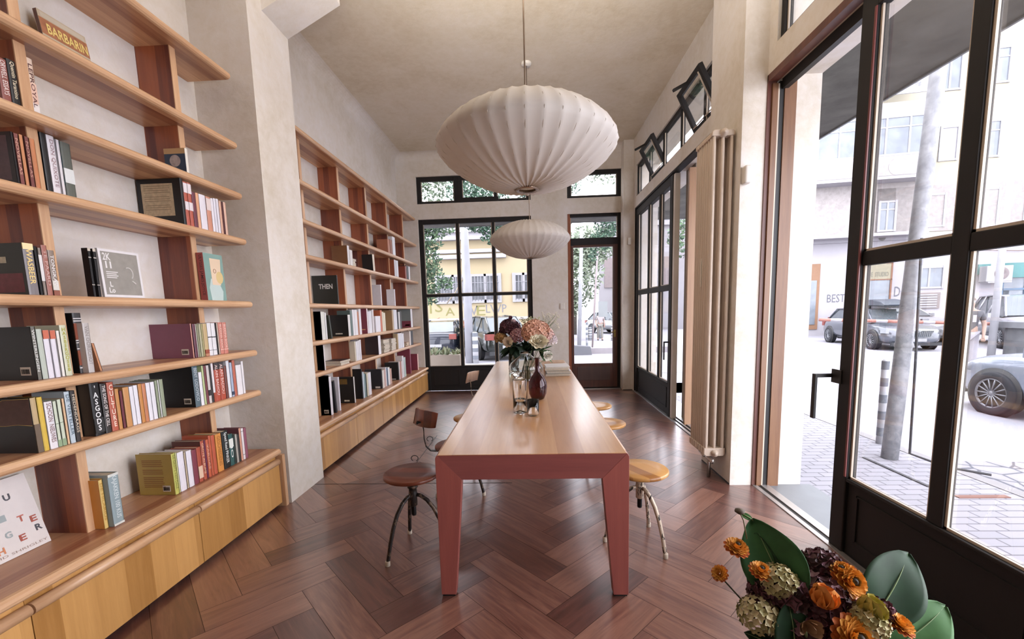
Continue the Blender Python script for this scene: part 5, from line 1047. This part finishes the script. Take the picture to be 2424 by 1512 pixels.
# ---------------- cars ----------------
TYR=mat('34343a',.8); RIM=mat('b8bac0',.35,.6); LGT=mat('d0d4d8',.15); CGL=mat('7c848a',.08,.2,.1,sc=3)
def car(label,fx,fy,fz,head,body,Lw=2.75,wr=.33,wid=1.78,ht=1.46,wagon=True,k=1.0,box=False,grille=False,glassm=None,name='car'):
    o=thing(name,label,'car',(fx,fy,fz),None,local=True,rz=head)
    bm_=mat(body,.25,.3,.03,sc=1,coat=.6); cg=glassm or CGL
    f=.88; rr=Lw+ (.85 if wagon else 1.0); w=wid/2; dy=-w   # front wheel centre at x=0, visible flank chosen later
    X=[f,f-.08,f-.35,.3,-.25,-.75,-1.2,-Lw*.75,-Lw,-rr+.25,-rr+.05,-rr]
    top=[.50,.70,.82,.90,.95,.97,.98,.98,1.0,.99,.92,.6]; wd=[.62,.78,.93,.99,1,1,1,1,1,.97,.9,.75]
    V=[];F=[];n=10
    for x,t,q in zip(X,top,wd):
        z0=.22 if abs(x)<f-.2 else .26; W_=w*q
        ring=[(0,z0),(W_*.85,z0),(W_,z0+.12),(W_*1.0,.5*t+.12),(W_*.97,t*.93),(W_*.86,t),(0,t+.02)]
        ring=ring+[(-a,c) for a,c in ring[::-1][1:-1]]; n=len(ring)
        V+=[(x,a,c) for a,c in ring]
    m=len(X)
    for i in range(m-1):
        for j in range(n): F.append((i*n+j,i*n+(j+1)%n,(i+1)*n+(j+1)%n,(i+1)*n+j))
    F+=[tuple(range(n))[::-1],tuple(range((m-1)*n,m*n))]
    MB().add(V,F,0,True).build('body_shell',bm_,o,sub=1)
    # greenhouse
    xs=[-.35,-1.0,-1.6,-rr+ (.75 if wagon else 1.25),-rr+(.12 if wagon else .62)]; zt=[.98,ht-.06,ht,ht-.05,1.0]; wt=[.80,.66,.66,.62,.72]
    V=[];F=[]
    for x,z,q in zip(xs,zt,wt): V+=[(x,-w*q,z),(x,w*q,z)]
    base=[(xs[0]+.02,-w*.90,.94),(xs[0]+.02,w*.90,.94),(xs[-1],-w*.88,.95),(xs[-1],w*.88,.95)]
    nb=len(V); V+=base
    F=[(i*2,i*2+1,i*2+3,i*2+2) for i in range(1,3)]
    MB().add(V,F,0,True).build('roof',bm_,o)
    gl=MB(); gl.add(V,[(0,1,3,2),(6,7,9,8)],0,True)
    for s in (0,1):
        idx=[nb+s]+[i*2+s for i in range(0,5)]+[nb+2+s]; gl.add(V,[tuple(idx) if s else tuple(idx[::-1])])
    gl.build('windows',cg,o)
    pl=MB()
    for s in (-1,1):
        for (xa,za,xb,zb,q) in ((-.36,.96,-1.0,ht-.06,.70),(-1.02,ht-.05,-1.6,ht,.67),(-1.6,ht,xs[3],ht-.05,.65),(xs[3],ht-.05,xs[4],.98,.66)): pl.tube([(xa,s*w*(.82 if za<1.1 else .67),za),(xb,s*w*(.74 if zb<1.1 else .66),zb)],.03,6)
        pl.tube([(-1.45,s*w*.9,.95),(-1.5,s*w*.67,ht-.02)],.03,6); pl.tube([(-2.35,s*w*.9,.95),(-2.3,s*w*.67,ht-.03)],.03,6); pl.box(-.62,-.5,s*w*1.0-.02 if s>0 else -w-.18,s*w*1.0+.18 if s>0 else -w+.02,.93,1.06)
    pl.build('pillars_and_mirrors',bm_,o)
    for x in (0,-Lw):
        for s in (-1,1):
            Mx=Matrix.Translation((x,s*(w-.07),wr))@Matrix.Rotation(R(-90*s),4,'X')
            a=MB(); a.lathe([(0,.055),(wr+.055,.055),(wr+.055,.075),(0,.075)],n=32,M=Mx); a.build('wheel_arch',BLK,o)
            t=MB(); t.lathe([(wr*.66,.105),(wr*.72,.125),(wr*.95,.12),(wr,.09),(wr,-.1)],n=36,M=Mx); wh=t.build('wheel',TYR,o)
            h=MB(); h.lathe([(0,.08),(wr*.66,.08)],n=30,M=Mx,mi=1); h.lathe([(wr*.62,.1),(wr*.68,.122),(wr*.70,.1)],n=36,M=Mx); h.lathe([(0,.112),(.05,.11),(.055,.09)],n=16,M=Mx)
            for i in range(14):
                A=2*PI*i/14; e=.05; c,sn=math.cos(A),math.sin(A); h.tube([Mx@Vector((c*.04,sn*.04,.105)),Mx@Vector((c*wr*.65,sn*wr*.65,.110))],.0105,5)
            h.build('rim',[RIM,mat('3c3e42',.6)],wh)
    d=MB()
    for s in (-1,1): d.prism([(f-.1,s*w*.86),(f-.42,s*w*.97),(f-.40,s*w*.99),(f-.06,s*w*.88)],.62,.74,2)
    d.box(f-.05,f+.0,-.5,.5,.52,.53); d.build('headlight',LGT,o)
    d=MB()
    for s in (-1,1): d.box(-rr-.015,-rr+.2,min(s*w*.62,s*w*.93),max(s*w*.62,s*w*.93),.72,.92)
    d.build('tail_light',mat('a8483c',.3),o)
    d=MB(); d.box(f-.03,f+.03,-.26,.26,.34,.45).box(-rr-.05,-rr+.02,-.26,.26,.42,.53); d.build('number_plate',mat('d0d0d0',.5),o)
    if grille:
        g=MB(); g.prism([(-.42,.70),(.42,.70),(.34,.50),(-.34,.50)],f-.06,f+.05,0); go=g.build('grille',mat('4c545c',.4,.3),o)
        g=MB()
        for i in range(14): g.box(f+.05,f+.06,-.36+i*.055,-.345+i*.055,.52,.68)
        g.tube([(f+.05,y,z) for y,z in ((-.43,.71),(-.08,.71),(0,.67),(.08,.71),(.43,.71),(.34,.49),(-.34,.49),(-.43,.71))],.012,5); g.build('grille_bars',mat('c4c8cc',.3,.7),go)
    MB().box(f-.1,f-.02,-w*.8,w*.8,.2,.3).box(-rr+.02,-rr+.1,-w*.8,w*.8,.2,.34).build('bumper_grille',mat('3a3c40',.6),o)
    if box:
        g=MB(); prof=[(-.35,1.62),(-.6,1.74),(-1.2,1.82),(-2.2,1.80),(-2.5,1.70),(-2.5,1.58),(-.4,1.56)]; g.prism(prof,-.4,.4,1); g.build('roof_box',mat('5a626e',.35),o,bevel=.06,seg=3); MB().box(-.9,-.86,-.55,.55,1.47,1.57).box(-2.0,-1.96,-.55,.55,1.45,1.57).build('roof_bars',mat('55555c',.4),o)
    for q in [o]: q.scale=(k,k,k); q.matrix_basis=Matrix.LocRotScale(q.location,q.rotation_euler,q.scale)
    return o
street=-.32
car('dark silver estate car with a roof box parked before the shops opposite',13.3,16.2,street,R(-101),'7c818c',3.3,.34,1.82,1.5,True,1.0,True,True)
car('pale blue silver car with multi spoke wheel, cut by the right edge of the view',7.85,6.75,street,R(90),'a9b2c2',2.7,.33,1.8,1.42,False,1.0)
car('white hatchback parked behind the car with the roof box',16.4,18.9,street,R(-80),'c4c4c8',2.6,.32,1.75,1.5,True,1.1)
car('white van like car behind the man at the barrier',17.2,15.2,street,R(-118),'c8c8d0',2.8,.33,1.9,1.62,True,1.15)
car('dark blue saloon seen from behind through the back window',-3.95,20.4,street,R(92),'1c2438',2.75,.33,1.8,1.42,False,1.0)
car('dark green hatchback parked across the street behind the table flowers',-2.35,18.5,street,R(115),'242c26',2.6,.34,1.75,1.5,True,1.05)
car('pale car far away behind the walking woman',6.3,29.5,street,R(-60),'b8bcc0',2.6,.33,1.75,1.5,True,1.0)
# barrier with the man
ba=thing('parking_barrier','red and white striped parking barrier arm across the street','barrier',(12.6,12.0,.75))
b=MB(); c=MB(); A=Vector((8.6,13.4,.93)); B_=Vector((13.2,12.6,.70))
for i in range(16):
    p=A.lerp(B_,i/16); q=A.lerp(B_,(i+1)/16); (b if i%2 else c).tube([p,q],.05,6)
b.build('white_section',mat('d0ccd0',.6),ba); c.build('red_section',mat('c88474',.6),ba)
kb=thing('barrier_housing','dark grey barrier housing post at the right edge','post',(13.3,12.1,street)); MB().box(13.0,13.7,11.9,12.5,street,.62).build('housing',mat('74767a',.7,0,.2),kb); MB().box(12.9,13.8,11.8,12.6,.62,.78).build('cap',mat('8c8e92',.7),kb)
# ---------------- people ----------------
def skin(name,pts,edges,rad,m,parent,root=0,sub=1):
    me=bpy.data.meshes.new(name); me.from_pydata(pts,edges,[]); o=bpy.data.objects.new(name,me); C.objects.link(o)
    md=o.modifiers.new('skin','SKIN'); md.use_smooth_shade=True
    for i,r0 in enumerate(rad):
        v=me.skin_vertices[0].data[i]; v.radius=(r0,r0) if not isinstance(r0,tuple) else r0; v.use_root=(i==root)
    s=o.modifiers.new('sub','SUBSURF'); s.levels=sub; s.render_levels=sub
    me.materials.append(m); o.parent=parent; return o
def person(label,x,y,z,rz,H,shirt,trouser,skinc,hairc,longhair=False,walk=.1,bag=False,bald=False):
    o=thing('person',label,'person',(x,y,z),None,local=True,rz=rz); k=H/1.75; o.scale=(k,k,k); o.matrix_basis=Matrix.LocRotScale(o.location,o.rotation_euler,o.scale)
    SK=mat(skinc,.6); 
    # body: one continuous figure facing -y
    P=[(0,0,.95),(0,0,1.15),(0,0,1.38),(0,0,1.50),(0,-.01,1.60),(0,-.015,1.68),
       (.10,0,.90),(.11,-walk*.5,.50),(.11,-walk,.09),(.11,-walk-.13,.05),
       (-.10,0,.90),(-.11,walk*.5,.50),(-.11,walk*.9,.09),(-.11,walk*.9-.13,.05),
       (.18,0,1.40),(.25,.02,1.13),(.24,-.09,.90),(.24,-.12,.82),(-.18,0,1.40),(-.25,.02,1.13),(-.22,-.12,.92),(-.21,-.17,.85)]
    E=[(0,1),(1,2),(2,3),(3,4),(4,5),(0,6),(6,7),(7,8),(8,9),(0,10),(10,11),(11,12),(12,13),(2,14),(14,15),(15,16),(16,17),(2,18),(18,19),(19,20),(20,21)]
    r=[(.15,.10),(.14,.10),(.16,.10),.055,.085,.075,.088,.06,.042,.04,.088,.06,.042,.04,.06,.042,.03,.025,.06,.042,.03,.025]
    skin('body',P,E,r,SK,o,0,2)
    skin('shirt',[P[0],P[1],P[2],(0,0,1.44),P[14],(.235,.01,1.22),P[18],(-.235,.01,1.22)],[(0,1),(1,2),(2,3),(2,4),(4,5),(2,6),(6,7)],[(.165,.12),(.16,.12),(.175,.12),.08,.072,.06,.072,.06],mat(shirt,.8),o,0,2)
    skin('trousers',[(0,0,.98),P[6],P[7],(.11,-walk,.13),P[10],P[11],(-.11,walk*.9,.13)],[(0,1),(1,2),(2,3),(0,4),(4,5),(5,6)],[(.165,.125),.103,.078,.06,.103,.078,.06],mat(trouser,.8),o,0,2)
    h=MB(); 
    if not bald: h.lathe([(0,.115),(.05,.105),(.085,.06),(.095,0),(.088,-.04)],c=(0,.012,1.665),n=18)
    else: h.lathe([(0,.105),(.05,.098),(.085,.05),(.09,.02)],c=(0,.012,1.665),n=18)
    if longhair: h.lathe([(.085,-.02),(.095,-.12),(.085,-.24),(.03,-.30)],c=(0,.05,1.66),n=14)
    h.build('hair',mat(hairc,.8),o)
    f=MB(); 
    for s in (-1,1): f.lathe([(0,.006),(.008,.004),(.011,0)],n=8,M=Matrix.Translation((s*.03,-.098,1.665))@Matrix.Rotation(R(90),4,'X'))
    f.build('eyes',BLK,o); f=MB(); f.tube([(0,-.09,1.665),(0,-.115,1.635),(0,-.095,1.63)],[.006,.011,.006],6); f.box(-.022,.022,-.097,-.09,1.598,1.606); f.build('nose_and_mouth',mat('a87868',.7),o)
    f=MB(); 
    for s,q in ((1,P[9]),(-1,P[13])): f.tube([(s*.11,q[1]+.16,.045),(s*.11,q[1]+.05,.04),(s*.11,q[1]-.04,.03)],[.045,.045,.03],10)
    f.build('shoes',mat('3c3838',.6),o)
    f=MB()
    for s,pw,ph in ((1,P[16],P[17]),(-1,P[20],P[21])):
        for i in range(4): f.tube([(ph[0]+(i-1.5)*.016,ph[1]-.005,ph[2]+.01),(ph[0]+(i-1.5)*.018,ph[1]-.03,ph[2]-.03),(ph[0]+(i-1.5)*.018,ph[1]-.03,ph[2]-.06+.006*abs(i-1.5))],[.009,.008,.006],6)
        f.tube([(ph[0]-s*.02,ph[1],ph[2]+.02),(ph[0]-s*.045,ph[1]-.02,ph[2]-.01)],[.01,.008],6)
    f.build('fingers',SK,o)
    if bag: f=MB(); f.box(.16,.30,-.02,.16,.78,1.05); f.tube([(.23,.07,1.05),(.10,.03,1.40),(0,.12,1.42)],.012,5); f.build('shoulder_bag',mat('8c6464',.7),o)
    return o
mp=person('smiling man in dark printed t-shirt and pale trousers standing at the barrier',10.15,10.55,street,R(-40),1.78,'5c5c62','b8b4bc','c09c88','7c6c64',bald=True)
q=MB(); q.box(-.12,-.06,-.126,-.118,1.2,1.36).box(.05,.11,-.126,-.118,1.2,1.36); q.build('shirt_print',mat('d0ccd0',.7),mp)
person('woman with long reddish hair in a pale top walking beyond the back door',3.72,24.0,street,R(0),1.62,'d0c4c4','a8a49c','c8a494','94685c',longhair=True,walk=.12,bag=True)
# ---------------- back street: yellow house, planter, trees ----------------
hb=thing('yellow_house','single storey yellow house with white cornices and barred windows','building',(-3,23,street)); k=1.484
HY=23.0
MB().box(-16,1.9,HY,HY+4,street,5.15).build('wall',noisy('house_yellow',O_HSE[0],O_HSE[1],.6,.9,.1),hb); MB().box(-16,2.0,HY-.35,HY,5.15,5.5).box(-16,2.0,HY-.5,HY,5.5,5.75).box(-6.2,-.9,HY-.2,HY,4.5,4.68).box(-5.2,-1.3,HY-.3,HY,4.2,4.4).box(-16,1.9,HY-.08,HY,1.0,1.12).build('cornice',mat(O_WHT[1],.8),hb)
MB().box(-16,2.1,HY-.55,HY+4,5.75,6.0).build('roof_edge',mat('8a6a5c',.9),hb)
for (x0,x1,z0,z1) in ((-5.1,-3.2,1.9,3.4),(-3.3,-1.6,1.9,3.4),(-1.0,.15,1.9,3.4),(-8.5,-6.5,1.9,3.4)):
    f=MB(); f.box(x0,x1,HY-.1,HY,z0,z0+.16).box(x0,x1,HY-.1,HY,z1-.12,z1).box(x0-.01,x0+.16,HY-.11,HY,z0-.01,z1+.01).box(x1-.16,x1+.01,HY-.11,HY,z0-.01,z1+.01).box((x0+x1)/2-.06,(x0+x1)/2+.06,HY-.1,HY,z0,z1); w_=f.build('window',WFR,hb)
    MB().box(x0+.15,x1-.15,HY-.04,HY-.01,z0+.1,z1-.1).build('pane',mat('7c7e84',.3,0,.3,sc=3),w_); g=MB(); n=int((x1-x0)/.16)
    for i in range(n): g.tube([(x0+.16+i*.16,HY-.12,z0+.1),(x0+.16+i*.16,HY-.12,z1-.1)],.014,4)
    for zz in (z0+.4,z1-.45): g.tube([(x0+.17,HY-.12,zz),(x1-.1,HY-.12,zz)],.014,4)
    g.build('window_bars',mat('d0ced4',.6,0,0),w_)
gg=mat('a8a264',.8,0,0); gr=mat('9a9aa0',.8,0,0); go=mat('c4704c',.8,0,.1)
for s,x,z,h,wd,m in (('I',-5.42,1.72,.62,.10,gg),('S',-4.98,1.78,.62,.4,gg),('A',-4.38,1.48,.42,.5,gg),('V',-3.1,1.5,.5,.4,gr),('E',-2.72,1.5,.52,.46,gg),('LWP',-1.9,1.58,.42,1.1,gr)): text(s,h,m,hb,fr((1,0,0),(0,0,1),(x,HY-.01,z)),'graffiti',w=wd)
q=MB(); q.prism([(-5.8,1.0),(-5.2,.98),(-4.95,1.18),(-5.3,1.06),(-5.8,1.1)],HY-.02,HY-.005,1); q.tube([(-4.6,HY-.02,1.1),(-4.2,HY-.02,.95),(-3.8,HY-.02,1.1),(-3.6,HY-.02,.75),(-3.9,HY-.02,.45)],.05,5); q.tube([(-3.3,HY-.02,1.1),(-3.0,HY-.02,.8),(-3.2,HY-.02,.45),(-3.6,HY-.02,.4)],.05,5); q.build('graffiti_swirl',go,hb)
wb=thing('white_building','pale white building far behind the trees, seen through the back door','building',(7,34,street)); MB().box(5.2,12,34,44,street,7.5).build('wall',WRD,wb)
for i in range(4): MB().box(5.6+i*1.5,6.4+i*1.5,33.9,34,3.0,5.2).build('window',mat('b8a8a8',.6),wb)
MB().box(4.9,12,33.6,34,7.5,7.9).build('cornice',WRD,wb)
# low kerb with stone block, bollards and poles beyond the back door
struct(MB().box(1.2,5.5,16.9,17.15,street,-.1).build('kerb',mat('b8b0b4',.9)))
rk=MB(); rk.prism([(1.5,street),(2.25,street),(2.2,.0),(1.6,.05)],16.5,16.9,1); o=rk.build('concrete_block',mat('84848a',.9)); tag(o,'grey concrete block on the kerb outside the back door','block')
for i,(x,y,h,r0,l) in enumerate(((2.45,19.6,1.15,.05,'slim dark banded bollard just outside, left in the back door glass'),(4.35,23.5,.8,.12,'pinkish short bollard right of the walking woman'),(3.2,24.2,.7,.11,'pale short bollard left of the walking woman'),(4.0,25.5,.6,.11,'pale short bollard right behind the walking woman'))):
    bollard(x,y,street,h,r0,l,5)
dp=thing('sign_pole','slim pole with small hanging sign beyond the back door','pole',(2.72,19.8,street)); MB().tube([(2.72,19.8,street),(2.85,19.8,2),(3.0,19.8,4.5)],.04,8).build('shaft',mat('b8a8a8',.6),dp); MB().box(3.0,3.4,19.78,19.82,1.05,1.75).build('sign_plate',mat('a8acac',.6),dp)
dq=thing('lamp_post','pale street lamp post at the left in the back door glass','pole',(2.25,21,street)); MB().tube([(2.25,21,street),(2.35,21,3),(2.4,21,5.2)],[.1,.09,.07],8).build('shaft',mat('cfd0d6',.6),dq)
# planter outside the back window
pb=thing('planter_box','pale stone planter full of yellow green plants outside the back window','planter',(-2.0,9.5,-.17)); MB().box(-2.5,-1.6,9.3,9.75,-.17,.52).build('planter',mat('c4b4a4',.85),pb)
b=MB(); 
for i in range(150):
    c=Vector((rnd.uniform(-2.48,-1.62),rnd.uniform(9.32,9.72),.5)); e=c+Vector((rnd.uniform(-.12,.12),rnd.uniform(-.12,.08),rnd.uniform(.03,.22)*(1.1-abs(c.x+2.05)))); blade(b,c,e,.05,.01,(rnd.uniform(-1,1),-.5,1),rnd.choice((0,1,2)),n=3)
fo=b.build('foliage',[mat('9cae84',.7),mat('b4bc8c',.7),mat('c8c8a8',.7)],pb)
ch=MB(); ch.box(-2.42,-2.22,9.9,10.1,.25,.62); o=ch.build('orange_post',mat('b87858',.7)); bpy.data.objects.remove(o)
# trees
def tree(label,tx,ty,th,blobs,cols,n,ls,trunk=True,name='tree'):
    o=thing(name,label,'tree',(tx,ty,street))
    if trunk: MB().tube([(tx,ty,street),(tx+.05,ty,th*.5),(tx-.1,ty,th)],[.16,.13,.08],8).build('trunk',noisy('bark'+label[:9],'6c6660','8c8478',8),o)
    b=MB(); tot=sum(q[3]**2 for q in blobs)
    for (x,y,z,r0,sz) in blobs:
        for i in range(int(n*r0*r0/tot)):
            d=Vector((rnd.gauss(0,1),rnd.gauss(0,1),rnd.gauss(0,1))).normalized()*r0*rnd.random()**.4; c=Vector((x,y,z))+Vector((d.x,d.y*.7,d.z*sz)); u=Vector((rnd.uniform(-1,1),rnd.uniform(-1,1),rnd.uniform(-1,.3))).normalized(); v=u.orthogonal().normalized(); L=ls*rnd.uniform(.6,1.3); s=v*L*.28
            b.add([c-u*L*.5,c+s,c+u*L*.5,c-s],[(0,1,2,3)],rnd.randrange(len(cols)))
    b.build('crown',[mat(q,.7,0,.1) for q in cols],o); return o
G1=['4f7050','6c8c62','86a076','3c5a44']; G2=['8ca082','a4b496','b8c4ac']
tree('leafy green tree left outside the back window',-4.4,12.3,4.2,[(-2.95,12,3.4,.55,1),(-2.9,12,2.8,.45,1.1),(-2.75,12,2.4,.40,1.1),(-2.9,12,1.95,.38,.9),(-2.35,12,2.25,.22,1),(-2.6,12,3.9,.7,.6),(-4.0,12.3,4.2,1.2,1)],G1,5200,.115)
tree('green street tree whose branches hang into the back window and back door glass',.55,13.7,5.4,[(-1.55,13,4.0,.40,.6),(-1.2,13,3.75,.33,1.1),(-.8,13,4.0,.5,.6),(-1.1,13,3.45,.16,1.2),(-1.5,13.3,5.0,1.0,.6),(2.25,14,3.55,.42,.8),(2.55,14,4.1,.6,.8),(1.2,14,4.35,.45,.5),(1.95,14,3.15,.2,1.2),(1.85,14,4.4,.5,.5),(.5,13.7,5.2,1.1,.5)],['3e6450','557c60','6c9070'],9000,.105)
tree('pale sunlit tree filling the left of the back door glass',2.9,30,3,[(2.6,29,4.0,2.2,1.2),(3.9,30,5.6,1.8,.8),(2.3,28.5,1.8,1.0,1)],G2,5000,.30)
tree('pale blurred treetop seen in the fanlights above the back window and door',-7.2,17.5,6,[(-3.2,16.5,7.0,1.3,.8),(-1.2,16.5,7.3,1.3,.8),(1.0,16.5,7.4,1.3,.8),(2.7,16.5,7.1,1.5,.8),(-4.6,17,6.5,1.6,1)],['7c9470','9caf8e','b4c4a8'],9000,.16,True)
tree('green tree beyond the far sliding door',8.8,24,4,[(8.8,24,5.2,1.5,1)],G1,900,.25)
for o in bpy.data.objects:
    if '_local' in o: del o['_local']
